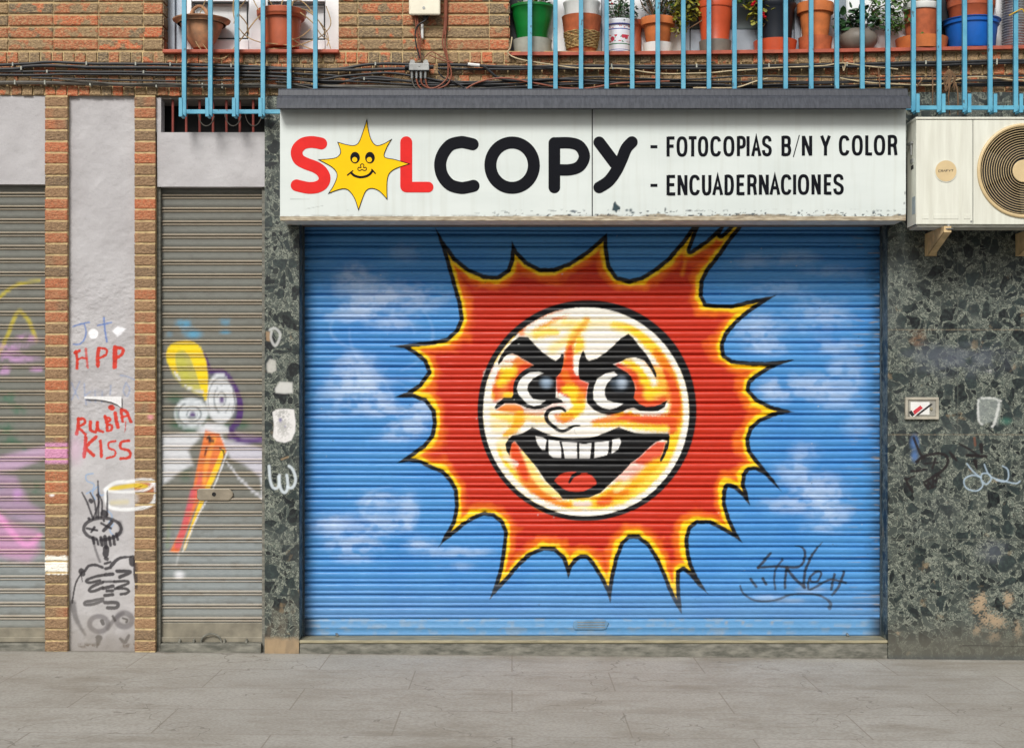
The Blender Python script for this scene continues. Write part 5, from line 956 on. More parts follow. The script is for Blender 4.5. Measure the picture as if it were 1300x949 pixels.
cable([(-250, 89), (0, 88), (30, 85), (60, 83.5), (120, 85.5), (230, 86.5), (350, 88), (430, 89), (521, 88)], .0105, B, 'second black cable from the top of the left bundle, ending at the silver cable splitter', y=-.034, clips=(26, 330))
MID = 'thin black cable in the tangle sagging behind the railings and above the sign hood'
cable([(-250, 92), (0, 91), (60, 90.5), (200, 92), (330, 92.5), (410, 95), (450, 99), (510, 103), (620, 104), (760, 102), (900, 104), (1060, 104), (1200, 103), (1330, 100), (1540, 98)], .0075, B, MID, y=-.03, clips=(55, 178, 460))
cable([(-250, 97), (0, 95.5), (100, 94), (200, 95.5), (330, 97), (400, 101), (440, 96), (490, 93), (530, 98), (590, 107), (700, 106), (830, 107), (960, 110), (1100, 109), (1330, 105), (1540, 103)], .0075, B, MID, y=-.04)
cable([(40, 99), (120, 101), (230, 103), (330, 101), (400, 103), (460, 104), (560, 108), (660, 102), (760, 98), (860, 101), (960, 97), (1090, 99), (1200, 97), (1330, 96), (1540, 92)], .0055, B, MID, y=-.046)
cable([(300, 96), (360, 98), (420, 106), (470, 98), (540, 105), (640, 110), (720, 112), (860, 112), (1000, 113), (1160, 108), (1330, 109), (1540, 107)], .0085, B, MID, y=-.03)
cable([(350, 104), (430, 111), (520, 113), (640, 111), (760, 106), (880, 109), (1040, 106), (1160, 102), (1330, 105)], .005, B, MID, y=-.052)
cable([(-250, 104), (0, 105), (100, 106), (230, 108.5), (330, 109.5), (420, 110), (520, 110.5), (640, 114), (760, 114)], .0125, MT['greycable'], 'thick weathered grey cable, lowest of the left bundle, held by white clips', jit=.5, y=-.03, clips=(11, 53, 112, 197, 252, 282))
cable([(75, 100), (110, 103), (150, 107), (210, 105.5), (260, 108), (330, 106)], .004, MT['greycable'], 'thin grey cable crossing just above the lowest thick grey one', y=-.052)
cable([(556, 82.5), (600, 83), (650, 85), (760, 84), (900, 84), (1000, 83), (1100, 81.5), (1200, 79), (1300, 77), (1540, 73)], .0105, B, 'thick black cable running right from the silver splitter under the flower pots', jit=.5, clips=(667, 780, 876, 973, 1072, 1170, 1271))
cable([(556, 87), (640, 88), (760, 87), (900, 87), (1000, 86), (1100, 84.5), (1200, 82.5), (1300, 80), (1540, 77)], .008, B, 'slimmer black cable just below the thick one that leaves the splitter to the right', jit=.5, y=-.034, clips=(1062, 1271))
ck = cable([(592, 82), (612, 84), (622, 91), (634, 100), (660, 103), (720, 101), (800, 106), (920, 108)], .0085, B, 'black cable with a white and blue marker sleeve, dipping toward the green pot', y=-.055)
part('marker_sleeve', M().tube([W(594, 81.7, -.056), W(609, 83.2, -.056)], .0105), MT['white'], ck)
cable([(585, 118), (602, 107), (622, 101), (646, 99.5), (680, 106), (716, 112), (748, 112), (790, 105), (850, 103)], .0055, MT['browncable'], 'long brown cable waving above the sign hood right of the splitter', y=-.06)
cable([(360, 104), (398, 113), (418, 119)], .004, MT['greycable'], 'short pale cable end slanting down onto the left end of the sign hood', y=-.06)
cable([(650, 47), (648, 60), (645, 67.5), (660, 75), (700, 82), (740, 87), (790, 88), (830, 93), (890, 93), (960, 88), (1040, 84), (1068, 80.5), (1100, 84), (1140, 88)], .0045, MT['creamcable'], 'cream cable looping down beside the green pot and along the bundle', y=-.066, clips=(780,))
cable([(1066, 99), (1100, 105), (1140, 107), (1190, 108), (1230, 98), (1260, 98), (1300, 102), (1400, 100)], .0042, MT['creamcable'], 'cream cable low in the bundle above the right end of the hood', y=-.066)
cable([(880, 112), (925, 112), (940, 110), (962, 103), (975, 100)], .0045, MT['creamcable'], 'short cream cable end just above the hood under the orange pot', y=-.07)
cable([(1070, 84), (1071, 90), (1073, 82), (1069, 80)], .0035, MT['creamcable'], 'small cream cable knot tied under the grey bowl', y=-.075)
# brown wires dropping to the splitter
cable([(566, -60), (566, 0), (565.5, 30), (564, 45)], .0125, MT['browncable'], 'thick brown conduit coming down the brick beside the cream box', y=-.02, jit=.2, group='brown wires around the splitter', clips=())
for k, (pts, lab) in enumerate([([(563, 40), (562, 56), (566, 70), (571, 84), (573, 96), (567, 108), (552, 113), (543, 110), (540, 100)], 'brown wire looping furthest right of the splitter'),
                  ([(566, 40), (565, 56), (568, 72), (569, 88), (567, 100), (556, 110), (545, 112), (536, 107), (534.5, 100)], 'brown wire looping just inside the outermost one'),
                  ([(529, 18), (531, 34), (534, 50), (532, 66), (531, 76)], 'brown wire hanging from the cream box to the splitter'),
                  ([(527, 18), (529, 40), (532, 58), (534, 76)], 'brown wire hanging from the cream box to the splitter'),
                  ([(528.5, 100), (532, 110), (541, 116), (550, 118)], 'short brown wire curling down from the second connector'),
                  ([(523, 100), (525, 108), (531, 116)], 'short dark wire curling down from the leftmost connector')]):
    cable(pts, .005, MT['browncable'] if k < 5 else MT['greycable'], lab, y=-.06 - .006 * k if k < 2 else -.05 - .003 * k, jit=.3, group='brown wires around the splitter')
cable([(546, 18), (540, 26), (530, 33), (527, 45), (529, 60), (533, 74)], .0045, B, 'thin black wire hanging from the cream box to the splitter', y=-.065, jit=.3)
cable([(556, 90), (562, 98), (578, 105), (590, 112), (600, 118)], .005, B, 'thin black wire slanting from the splitter down to the hood', y=-.06, jit=.3)
cable([(545, 70), (560, 76), (575, 80), (560, 72), (548, 66), (538, 74)], .0032, MT['browncable'], 'fine loose brown wire curl over the splitter', y=-.07, jit=.3, group='brown wires around the splitter')
m = M().tube([W(536, 31, -.03), W(536, 49, -.03)], .009); solo('cable_sleeve', m, MT['white'], 'short white plastic sleeve on the brick under the cream box', 'sleeve', smooth=True)
# splitter
loc = W(537, 90, -.06); sp = thing('cable_splitter', 'small silver cable splitter with four connectors on the brick wall', 'cable splitter', loc)
part('body', M().pbox(519, 545, 80, 89.5, -.085, -.03), MT['metal'], sp, bevel=.004)
for x in (523.5, 540.5): part('mounting_lug', M().cyl_y(x, 79, .016, -.06, -.04), MT['metal'], sp)
part('screw', M().cyl_y(532, 83, .007, -.089, -.084, 12), MT['metal'], sp)
for x in (523, 528.8, 534.3, 540): part('connector', M().tube([W(x, 89, -.06), W(x, 100, -.06)], [.011, .008], 10), MT['metal'], sp, smooth=True)
for x in (517, 547.5): part('side_connector', M().tube([W(x - 3, 85, -.06), W(x + 3, 85, -.06)], .014, 10), MT['gasket'], sp)
loc = W(539, 19, 0); jb = thing('junction_box', 'cream electric junction box with one screw, fixed to the bricks', 'junction box', loc)
part('box', M().pbox(520.5, 557.5, -38, 17.5, -.075, -.004), MT['cream'], jb, bevel=.012); part('lid', M().pbox(519, 559, -40, 19, -.10, -.0755), MT['cream'], jb, bevel=.01); part('screw', M().cyl_y(538, 10, .009, -.103, -.099, 14), MT['metal'], jb)
part('cable_entry', M().tube([W(540, 19, -.05), W(540, 25, -.05)], .02, 12), MT['gasket'], jb)
# ================================================================== AIR CONDITIONER
ay, ab = -.42, -.20
loc = (W(1264, 0, ay)[0], -.2, W(0, 285, ay)[2]); acu = thing('air_conditioner', 'cream outdoor air conditioning unit with a round fan grille on the terrazzo wall', 'air conditioner', loc)
xa, za = W(1163, 285, ay)[0], W(0, 285, ay)[2]; xb, zb = W(1367, 150, ay)[0], W(0, 150, ay)[2]; fc = W(1300, 217, ay); fr_ = 57 / 200 * (D + ay) / D
m = M()
m.box(xa, xa + .004, ay, ab, za, zb); m.box(xb - .004, xb, ay, ab, za, zb); m.box(xa, xb, ay, ab, zb - .004, zb); m.box(xa, xb, ay + .001, ab, za, za + .004); m.box(xa, xb, ab - .004, ab, za, zb)
part('casing', m, MT['ac'], acu)
def front(x0, x1, z0, z1, cx, cz, r, ya, yb, n=64):
    m = M(); v = []; 
    for k in range(n):
        a = 2 * math.pi * k / n; c, s = math.cos(a), math.sin(a)
        tx = ((x1 - cx) / c if c > 0 else (x0 - cx) / c) if abs(c) > 1e-9 else 1e9; tz = ((z1 - cz) / s if s > 0 else (z0 - cz) / s) if abs(s) > 1e-9 else 1e9; t = min(tx, tz)
        v += [(cx + r * c, ya, cz + r * s), (cx + t * c, ya, cz + t * s), (cx + r * c, yb, cz + r * s)]
    f = []
    for k in range(n): j = (k + 1) % n; f += [(3 * k, 3 * k + 1, 3 * j + 1, 3 * j), (3 * k, 3 * j, 3 * j + 2, 3 * k + 2)]
    m.add(v, f)
    for a in (math.atan2(z1 - cz, x1 - cx), math.atan2(z1 - cz, x0 - cx), math.atan2(z0 - cz, x0 - cx), math.atan2(z0 - cz, x1 - cx)):
        k = int((a % (2 * math.pi)) / (2 * math.pi) * n); j = (k + 1) % n; cxn = (x1 if math.cos(a) > 0 else x0, ya, z1 if math.sin(a) > 0 else z0)
        m.add([v[3 * k + 1], v[3 * j + 1], cxn], [(0, 2, 1)])
    return m
xm = W(1235, 0, ay)[0]
part('fan_panel', front(xm + .0015, xb - .001, za + .002, zb - .012, fc[0], fc[2], fr_, ay - .004, ay + .06), MT['ac'], acu)
fp = M().box(xa + .001, xm - .0015, ay - .004, ay - .0005, za + .002, zb - .012); part('service_panel', fp, MT['ac'], acu, bevel=.002)
part('lid', M().box(xa - .004, xb + .004, ay - .008, ab, zb - .008, zb + .006), MT['ac'], acu, bevel=.003)
m = M()
for a, b in ((1171, 1179), (1185, 1217), (1224, 1232)): m.pbox(a, b, 270 + 2, 278, ay - .0065, ay - .0035)
part('panel_pressing', m, MT['ac'], acu, bevel=.003)
m = M()
for a in (1179.5, 1218.5): m.pbox(a, a + .7, 158, 272, ay - .0055, ay - .0038)
part('panel_rib', m, MT['ac'], acu)
part('screw', M().cyl_y(1233, 281, .006, ay - .007, ay - .003, 10), MT['metal'], acu)
part('base_tray', M().box(xa + .01, xb - .01, ay + .012, ab - .01, za - .012, za), simple('ac_underside', (190, 190, 178), .6, var=.3), acu)
bd = part('badge', M().cyl_y(1201, 217, .064, ay - .009, ay - .0042, 36), MT['acbeige'], acu)
m = M(); strip(m, ell(1201, 217, 13.9, 13.9, 0, 360, 40)[:-1], 1.1, ay - .0075, .003, closed=True); part('badge_ring', m, MT['ac'], bd)
# stylised lettering of the badge
m = M(); xx = 1191.6; gl = {'C': [[(2.6, 0), (0, 0), (0, 2.4), (2.6, 2.4)]], 'r': [[(0, 2.4), (0, 0), (2.4, 0), (2.4, 1.1), (.6, 1.2), (2.4, 2.4)]], 'a': [[(0, 2.4), (1.3, 0), (2.6, 2.4)]], 'f': [[(0, 2.4), (0, 0), (2.4, 0)], [(0, 1.2), (1.8, 1.2)]], 'y': [[(0, 0), (1.2, 1.1), (2.4, 0)], [(1.2, 1.1), (1.2, 2.4)]], 'T': [[(0, 0), (2.8, 0)], [(1.4, 0), (1.4, 2.4)]]}
for i, ch in enumerate('CrafyT'):
    for n_, st_ in enumerate(gl[ch]): strip(m, [(xx + i * 3.2 + q[0], 216 - i * .1 + q[1]) for q in st_], .55, ay - .0096 - .0002 * n_, .0006)
part('badge_lettering', m, MT['gasket'], bd)
g = thing if False else None
gm = M()
gr = part('fan_grille', gm.tube([(fc[0] + (fr_ + .004) * math.cos(a), ay - .008, fc[2] + (fr_ + .004) * math.sin(a)) for a in np.linspace(0, 2 * math.pi, 65)], .011, 8, False), MT['acbeige'], acu, smooth=True)
m = M()
for k in range(13):
    r = .085 + (fr_ - .09) * k / 12.6
    m.tube([(fc[0] + r * math.cos(a), ay - .010, fc[2] + r * math.sin(a)) for a in np.linspace(0, 2 * math.pi, 57)], .0019, 5, False)
part('ring_wires', m, MT['acbeige'], gr)
m = M()
for k in range(22):
    a0 = 2 * math.pi * k / 22; m.tube([(fc[0] + r * math.cos(a0 + .35 * ((r - .07) / fr_) ** 1.3), ay - .006, fc[2] + r * math.sin(a0 + .35 * ((r - .07) / fr_) ** 1.3)) for r in np.linspace(.065, fr_, 9)], .003, 5)
part('spoke_wires', m, MT['acbeige'], gr)
part('hub_cap', M().lathe([(0, 0)], (0, 0, 0), 3) if False else M().cyl_y(1300, 217, .069, ay - .016, ay - .004, 32), MT['acbeige'], gr, bevel=.004)
m = M()
for k in range(3):
    a0 = 2 * math.pi * k / 3 + .3; v = []
    for r in np.linspace(.05, fr_ - .02, 8):
        for u in np.linspace(0, 1, 5): a = a0 + u * .95 + r * .8; v.append((fc[0] + r * math.cos(a), ay + .03 + .05 * u, fc[2] + r * math.sin(a)))
    m.add(v, [(5 * i + j, 5 * i + j + 1, 5 * i + j + 6, 5 * i + j + 5) for i in range(7) for j in range(4)])
part('fan', m, simple('fan_blade', (70, 66, 60), .5), acu)
part('fan_cavity', M().box(xm + .01, xb - .01, ay + .10, ay + .11, za + .01, zb - .02), MT['dark'], acu)
h = M().box(xa - .006, xa, -.36, -.30, W(0, 208, -.3)[2], W(0, 203, -.3)[2]); h.box(xa - .014, xa, -.35, -.26, W(0, 184, -.3)[2], W(0, 181, -.3)[2]); h.box(xa - .012, xa - .004, -.34, -.32, W(0, 198, -.3)[2], W(0, 184, -.3)[2]); part('valve', h, MT['metal'], acu)
part('side_label', M().box(xa - .0015, xa + .002, -.40, -.33, W(0, 272, -.36)[2], W(0, 250, -.36)[2]), simple('label_blue_grey', (150, 164, 172), .4), acu)
part('side_vent', M().box(xa - .0015, xa + .002, -.36, -.30, W(0, 216, -.3)[2], W(0, 211, -.3)[2]), MT['dark'], acu)
for px in (1174, 1289):
    m = M(); x = W(px, 0, -.01)[0]; zt2 = W(0, 292, -.2)[2] - .0; zb2 = W(0, 325, -.02)[2]
    v = []
    for dx in (0, .004): v += [(x + dx, -.015, zb2), (x + dx, -.015, za - .013), (x + dx, -.45, za - .013), (x + dx, -.45, za - .05), (x + dx, -.08, zb2)]
    m.add(v, [(0, 1, 2, 3, 4), (9, 8, 7, 6, 5)] + [(i, 5 + i, 5 + (i + 1) % 5, (i + 1) % 5) for i in range(5)])
    v = [(x, -.08, zb2), (x + .045, -.08, zb2), (x + .045, -.45, za - .05), (x, -.45, za - .05), (x, -.08, zb2 + .004), (x + .045, -.08, zb2 + .004), (x + .045, -.45, za - .046), (x, -.45, za - .046)]
    m.add(v, [(0, 1, 2, 3), (4, 7, 6, 5), (0, 4, 5, 1), (1, 5, 6, 2), (2, 6, 7, 3), (3, 7, 4, 0)]); m.box(x, x + .075, -.015, -.011, zb2, za - .013); m.box(x, x + .045, -.454, -.4505, za - .05, za - .013)
    b = part('wall_bracket', m, MT['bracket'], acu)
    part('rubber_foot', M().lathe([(.034, 0), (.036, .006), (.016, .012), (.014, .03)], (x + .035, -.43, za - .034), 20), MT['metal'], b, smooth=True)
# ================================================================== WALL BOX, STICKERS, LEAVES
loc = W(1170, 532, -.01); wb = thing('meter_hatch', 'small grey metal hatch with a red and black sticker on the terrazzo wall', 'wall hatch', loc)
m = M()
for q in ((1149.5, 1192, 504, 507.5), (1149.5, 1192, 528.5, 532), (1149.5, 1153, 507.5, 528.5), (1188.5, 1192, 507.5, 528.5)): m.pbox(*q, -.03, -.006)
part('frame', m, simple('hatch_frame', (178, 172, 156), .5, .1), wb, bevel=.002)
dr = part('door', M().pbox(1153.3, 1188.2, 507.8, 528.2, -.022, -.006), simple('hatch_door', (160, 158, 148), .45, .2), wb, bevel=.002)
part('label_plate', M().pbox(1156, 1180, 510, 526, -.0235, -.0222), MT['white'], dr); part('knob', M().cyl_y(1182.5, 518.5, .009, -.03, -.022, 16), MT['brass'], dr)
t = lambda q: tf(1100, 450, 4.745, q)
k1 = part('sticker', M().prism(t([(262, 352), (330, 300), (365, 288), (392, 300), (345, 330), (285, 375), (265, 372)]), -.0255, -.0237), MT['white'], dr)
part('sticker_print', M().prism(t([(280, 340), (325, 305), (340, 322), (290, 362)]), -.0265, -.0257), simple('sticker_red', (206, 60, 70), .4), k1)
part('sticker_print', M().prism(t([(255, 345), (272, 335), (290, 362), (275, 374)]), -.0268, -.0257).prism(t([(300, 362), (385, 296), (398, 294), (392, 304), (310, 366)]), -.0266, -.0257), MT['gasket'], k1)
crescent = tf(80, 380, 4.312, [(117, 530), (320, 530), (320, 592), (295, 573), (265, 560), (225, 551), (175, 545), (117, 543)])
solo('paper_scrap', M().prism(crescent, .018, .0205), MT['paper'], 'white torn paper scrap with a curved edge between the graffiti words on the plaster', 'paper scrap')
solo('bolt_plate', M().pbox(-10, -9, 1, 2, -.02, -.01), MT['metal'], 'x', 'x') if False else None
def leaf_flat(px, py, sx, rot, lab):
    # lying on the pavement: ray to the ground plane
    z = ground_z((px - 650) / 200); tt = (H - z) / ((py - 519) / 200); k = tt / D; y = tt - D; x = (px - 650) / 200 * k
    m = M(); pts = [(-.04, 0, 0), (-.015, .016, .004), (.015, .014, .006), (.04, 0, .002), (.015, -.014, .006), (-.015, -.016, .004)]
    c, s = math.cos(rot), math.sin(rot); v = [(x + (a * c - b * s) * sx, y + (a * s + b * c) * sx, z + .004 + d) for a, b, d in pts]; v += [(q[0], q[1], q[2] + .0015) for q in v]
    m.add(v, [(5, 4, 3, 2, 1, 0), (6, 7, 8, 9, 10, 11)] + [(i, (i + 1) % 6, 6 + (i + 1) % 6, 6 + i) for i in range(6)])
    solo('fallen_leaf', m, MT['autumn'], lab, 'leaf', 'dry leaves on the pavement')
leaf_flat(1220, 852, 1.1, .3, 'yellow dry leaf lying on the pavement below the terrazzo wall'); leaf_flat(279, 817 + 14, .7, .1, 'small orange leaf lying at the foot of the narrow shutter with the bird')
leaf_flat(560, 905, .9, 1.2, 'yellow dry leaf nearest to the viewer, left of the middle of the pavement')
# ================================================================== POTS AND PLANTS
def leafblade(m, p, d, w, up=(0, 0, 1)):
    p = np.array(p, float); d = np.array(d, float); s = np.cross(d, up); s = s / (np.linalg.norm(s) + 1e-9) * w / 2; L = d
    q = [p, p + L * .35 + s - np.array([0, 0, w * .1]), p + L * .75 + s * .8, p + L, p + L * .75 - s * .8, p + L * .35 - s - np.array([0, 0, w * .1])]
    c = p + L * .5 + np.array([0, 0, w * .12]); m.add(q + [c], [(0, 1, 6), (1, 2, 6), (2, 3, 6), (3, 4, 6), (4, 5, 6), (5, 0, 6)])
def foliage(c, rx, ry, rz, n, size, long=1.6, seed=0):
    r = random.Random(seed); m = M()
    for _ in range(n):
        a = r.uniform(0, 6.28); u = r.uniform(-1, 1); rad = r.random() ** .4; s_ = math.sqrt(1 - u * u)
        p = (c[0] + rx * rad * s_ * math.cos(a), c[1] + ry * rad * s_ * math.sin(a), c[2] + rz * rad * u); L = size * r.uniform(.6, 1.3)
        d = np.array([r.gauss(0, 1), r.gauss(0, 1) - .3, r.gauss(0, .7)]); d = d / np.linalg.norm(d) * L; leafblade(m, p, d, L / long, (r.gauss(0, .4), -.6, 1))
    return m
def stems(c, ends, r=.004, n=5):
    m = M()
    for e in ends:
        a = np.array(c, float) + np.array([random.uniform(-.02, .02), random.uniform(-.02, .02), 0]); b = np.array(e, float); mid_ = (a + b) / 2 + np.array([random.uniform(-.04, .04), random.uniform(-.03, .03), 0]); m.tube(cr([a, mid_, b], 4), [r, r * .5], n)
    return m
def pot(name, px, py0, py1, prof_, mat, label, cat='flower pot', y=.09, sx=1, sy=1, saucer=None, soil=True, group='flower pots along the window sills', tilt=0):
    """prof_: list of (radius in facade units, py) from bottom to top at depth y"""
    zb_ = W(px, py1, y)[2]; x = W(px, 0, y)[0]; k = (D + y) / D / 200
    t_ = thing(name, label, cat, (x, y, zb_), group=group)
    P = [(r * k, W(0, q, y)[2] - zb_) for r, q in prof_]; P += [(P[-1][0] - .008, P[-1][1]), (P[-1][0] - .012, P[-1][1] - .03)]
    m = M().lathe(P, (x, y, zb_), 36, sx, sy); o = part('pot', m, mat, t_, smooth=True)
    if soil: part('soil', M().lathe([(P[-1][0], P[-1][1] - .0), (.001, P[-1][1] + .004)], (x, y, zb_), 24, sx, sy), MT['soil'], t_)
    if saucer:
        r0, r1, q0, q1, sm_ = saucer; z0_ = W(0, q1, y)[2] - zb_; z1_ = W(0, q0, y)[2] - zb_
        part('saucer', M().lathe([(r0 * k, z0_), (r1 * k, z1_), (r1 * k - .006, z1_), (r0 * k - .006, z0_ + .008)], (x, y, zb_), 36, sx, sy), sm_, t_, smooth=True)
    return t_, (x, y, zb_ + P[-1][1])
def pp(px, py, y): return W(px, py, y)
# left window
yb_ = .07
zb_ = W(253, 62.2, yb_)[2]
t_, top = pot('basket_planter', 256, 24, 62.2, [(11, 62.2), (12.5, 60), (18, 52), (23, 43), (26, 34), (28, 31), (36, 27.5), (36.5, 26.2), (33, 26)], MT['oldclay'], 'weathered clay basket-shaped planter with an arched handle on the left window sill', 'planter', y=.08, soil=True)
part('handle', M().tube([W(256 + 12 * math.cos(a) - 3, 30 - 22 * math.sin(a), .08) for a in np.linspace(0, math.pi, 15)], [.014, .010, .014]), MT['oldclay'], t_, smooth=True)
t_, top = pot('flower_pot', 357.5, 14, 62.3, [(22, 62.3), (22.5, 60), (23.5, 40), (25, 25.5), (29, 25), (29.5, 23), (31, 21.5), (31.5, 15), (30, 14)], MT['brownpl'], 'terracotta-brown pot with dry vines spilling over it on the left window sill', y=.09)
vn = M()
for pts in [[(352, 16), (335, -10), (322, -40), (318, -70)], [(350, 16), (330, 20), (310, 45), (298, 60), (285, 74), (268, 73), (255, 63), (247, 48), (247, 30), (258, 8), (264, -20), (262, -60)],
            [(250, 20), (252, 45), (262, 62), (275, 72)], [(360, 12), (380, 0), (400, 20), (412, 40), (420, 62)], [(365, 12), (390, 14), (412, 36), (417, 50), (415, 58)], [(340, 20), (345, 35), (362, 50), (380, 48), (395, 36)],
            [(300, -30), (296, 10), (300, 30), (312, 46), (330, 54), (352, 56), (372, 58)], [(303, 18), (313, 30), (316, 44)], [(297, 30), (302, 14), (312, 0), (322, -20)], [(336, -20), (328, 0), (318, -10), (330, 15), (352, 34)], [(360, 40), (380, 56), (400, 64), (413, 62)],
            [(340, 62), (370, 60), (395, 52), (410, 44), (420, 30), (414, 8)], [(356, 10), (362, -10), (370, -40)], [(370, 10), (376, -12), (372, -40)], [(375, 12), (396, 28), (408, 45), (418, 52)]]:
    P = cr([W(q[0], q[1] + random.uniform(-.5, .5), -.04 + .08 * random.random() if False else .0 + .02 * math.sin(i)) for i, q in enumerate(pts)], 6); vn.tube(P, [.0042, .003], 6)
part('dry_vine', vn, MT['stem'], t_, smooth=True)
# right sill, left to right.  b = bottom py following the sill
def sb(px): return 519 - (sillz(px) - H) * 200 / ((D + .09) / D)
def potR(*a, **k): return pot(*a, **k)
b0 = sb(677)
t_, top = pot('flower_pot', 676, 9, b0, [(22.5, b0), (23, 52), (19, 52), (21, 40), (25, 22), (26, 14), (28, 12), (28, 9)], MT['green'], 'green plastic pot standing in a pale dish at the left end of the long sill', y=.10, saucer=(22.6, 25, 52.2, b0, MT['palegrey']))
part('grass_stems', stems(top, [W(676 + random.uniform(-22, 24), random.uniform(-40, -10), .10 + random.uniform(-.08, .08)) for _ in range(16)], .003), MT['leafy'], t_); part('foliage', foliage((top[0], top[1], top[2] + .10), .13, .1, .07, 110, .035, 2, 1), MT['leaf'], t_)
b0 = sb(739)
t_, top = pot('flower_pot', 738.5, 24, b0, [(16, b0), (22, 47), (25, 24), (25.5, 22.5)], MT['clay'], 'tall clay pot wrapped in wicker with a white pot set inside it', y=.10, soil=False)
x = top[0]; k = (D + .1) / D / 200; zz = lambda q: W(0, q, .1)[2]
m = M().lathe([(21 * k, zz(30)), (22 * k, zz(12)), (23.2 * k, zz(8.5)), (24 * k, zz(5)), (23 * k, zz(3.5)), (21 * k, zz(8))], (x, .1, 0), 36); o = part('inner_pot', m, MT['white'], t_, smooth=True)
wk = M()
for i in range(11):
    q = 62.5 - i * 1.9; r = (16.6 + (q - b0) / (24 - b0) * 8.7 + .9) * k
    wk.tube([(x + (r + .002 * math.sin(9 * a + i * 2.1)) * math.cos(a), .1 + (r + .002 * math.sin(9 * a + i * 2.1)) * math.sin(a), zz(q) + .002 * math.sin(12 * a + 3.14 * (i % 2))) for a in np.linspace(0, 6.283, 60)], .0046, 6, False)
part('wicker_wrap', wk, MT['wicker'], t_, smooth=True); part('grass_stems', stems((x, .1, zz(6)), [W(738 + random.uniform(-14, 14), random.uniform(-26, -2), .1 + random.uniform(-.06, .06)) for _ in range(14)], .003), MT['leafy'], t_)
b0 = sb(786)
# painted ceramic pot
def ceramic():
    m = Mat('painted_ceramic', .25); sx_ = nn(m.nt, 'ShaderNodeSeparateXYZ'); m.link(m.P, sx_.inputs[0]); z = sx_.outputs[2]
    o = lin((222, 224, 230))
    def band(o, a, b, c):
        f = m.math('MULTIPLY', m.math('GREATER_THAN', z, a), m.math('LESS_THAN', z, b)); return m.mix(f, o, lin(c))
    o = band(o, .012, .017, (52, 64, 150)); o = band(o, .024, .028, (90, 100, 170)); o = band(o, .058, .064, (60, 120, 84)); o = band(o, .152, .158, (52, 64, 150)); o = band(o, .180, .19, (90, 96, 160))
    v = nn(m.nt, 'ShaderNodeTexVoronoi'); v.inputs['Scale'].default_value = 34; m.link(m.P, v.inputs['Vector'])
    f = m.math('MULTIPLY', m.math('LESS_THAN', v.outputs['Distance'], .5), m.math('MULTIPLY', m.math('GREATER_THAN', z, .076), m.math('LESS_THAN', z, .118))); o = m.mix(f, o, lin((196, 60, 80)))
    v2 = nn(m.nt, 'ShaderNodeTexVoronoi'); v2.inputs['Scale'].default_value = 50; m.link(m.P, v2.inputs['Vector'])
    f = m.math('MULTIPLY', m.math('LESS_THAN', v2.outputs['Distance'], .3), m.math('MULTIPLY', m.math('GREATER_THAN', z, .162), m.math('LESS_THAN', z, .178))); o = m.mix(f, o, lin((200, 60, 70)))
    f = m.math('MULTIPLY', m.math('LESS_THAN', v2.outputs['Distance'], .22), m.math('MULTIPLY', m.math('GREATER_THAN', z, .07), m.math('LESS_THAN', z, .13))); o = m.mix(f, o, lin((60, 120, 80)))
    m.color(o); return m.m
t_, top = pot('flower_pot', 786, 27, b0, [(13, b0), (14, 62), (16, 45), (15.4, 36), (17.5, 34), (18.2, 28), (17.5, 27)], ceramic(), 'white ceramic pot painted with red flowers and blue bands', y=.08)
part('foliage', foliage((top[0] + .02, top[1], top[2] + .09), .11, .08, .10, 190, .032, 1.8, 2), MT['darkleaf'], t_); part('stems', stems(top, [W(786 + random.uniform(-20, 22), random.uniform(-30, 5), .08) for _ in range(8)], .003), MT['twig'], t_)
pt = M()
for q in ((774, 1), (777, 5), (772, 8)): pt.lathe([(.001, -.008), (.012, 0), (.001, .008)], W(q[0], q[1], .04), 8)
part('blossom', pt, MT['petal'], t_)
b0 = sb(807)
t_, top = pot('flower_pot', 806, 27, b0 - .5, [(8, b0), (8.5, 49), (7.5, 47), (9.5, 35), (11.5, 33), (12, 27)], MT['brownpl'], 'small brown pot squeezed behind the painted ceramic pot', y=.15)
b0 = sb(835)
t_, top = pot('flower_pot', 835, 24, b0, [(13, b0), (14, 57), (14.5, 56), (18, 34), (21.5, 33.5), (22, 25), (21.5, 24)], MT['clay2'], 'orange terracotta pot in a white fluted saucer', y=.09, saucer=(17.5, 19, 56.5, b0, MT['white']))
part('bare_stems', stems(top, [W(835 + random.uniform(-30, 26), random.uniform(-40, -5), .09 + random.uniform(-.1, .1)) for _ in range(20)], .0045), MT['twig'], t_); part('foliage', foliage((top[0] + .02, top[1], top[2] + .12), .14, .09, .10, 200, .03, 2, 3), MT['darkleaf'], t_)
b0 = sb(907)
t_, top = pot('flower_pot', 908, 4, b0, [(17, b0), (17.5, 56), (17, 55), (20, 30), (22.3, 13), (23.5, 12), (24.5, 6), (24, 4)], MT['orangepl'], 'bright orange plastic pot with a chipped base in a dark grey dish', y=.09, saucer=(19, 20.5, 53.5, b0, MT['stonebowl']))
for i, (cx, cz, rx, rz, n_, mt_, s_) in enumerate([(870, 6, .12, .13, 300, 'leafy', 4), (862, 30, .06, .09, 60, 'leafy', 5), (880, -14, .16, .10, 260, 'leaf', 6)]): part('foliage', foliage(W(cx, cz, .06), rx, .06, rz, n_, .035, 1.4, s_), MT[mt_], t_)
part('stems', stems(top, [W(868, 40, .04), W(862, 20, .05), (W(872, 0, .05)), W(895, -25, .08), W(915, -30, .08)], .005), MT['twig'], t_)
b0 = sb(984)
t_, top = pot('flower_pot', 984, 6.5, b0, [(19, b0), (20, 55), (24, 14), (25, 12.5), (27, 9), (27, 6.5)], MT['darkpl'], 'black plastic pot in an orange saucer beside red geranium flowers', y=.10, saucer=(25, 27.5, 53.5, b0, MT['orangepl']))
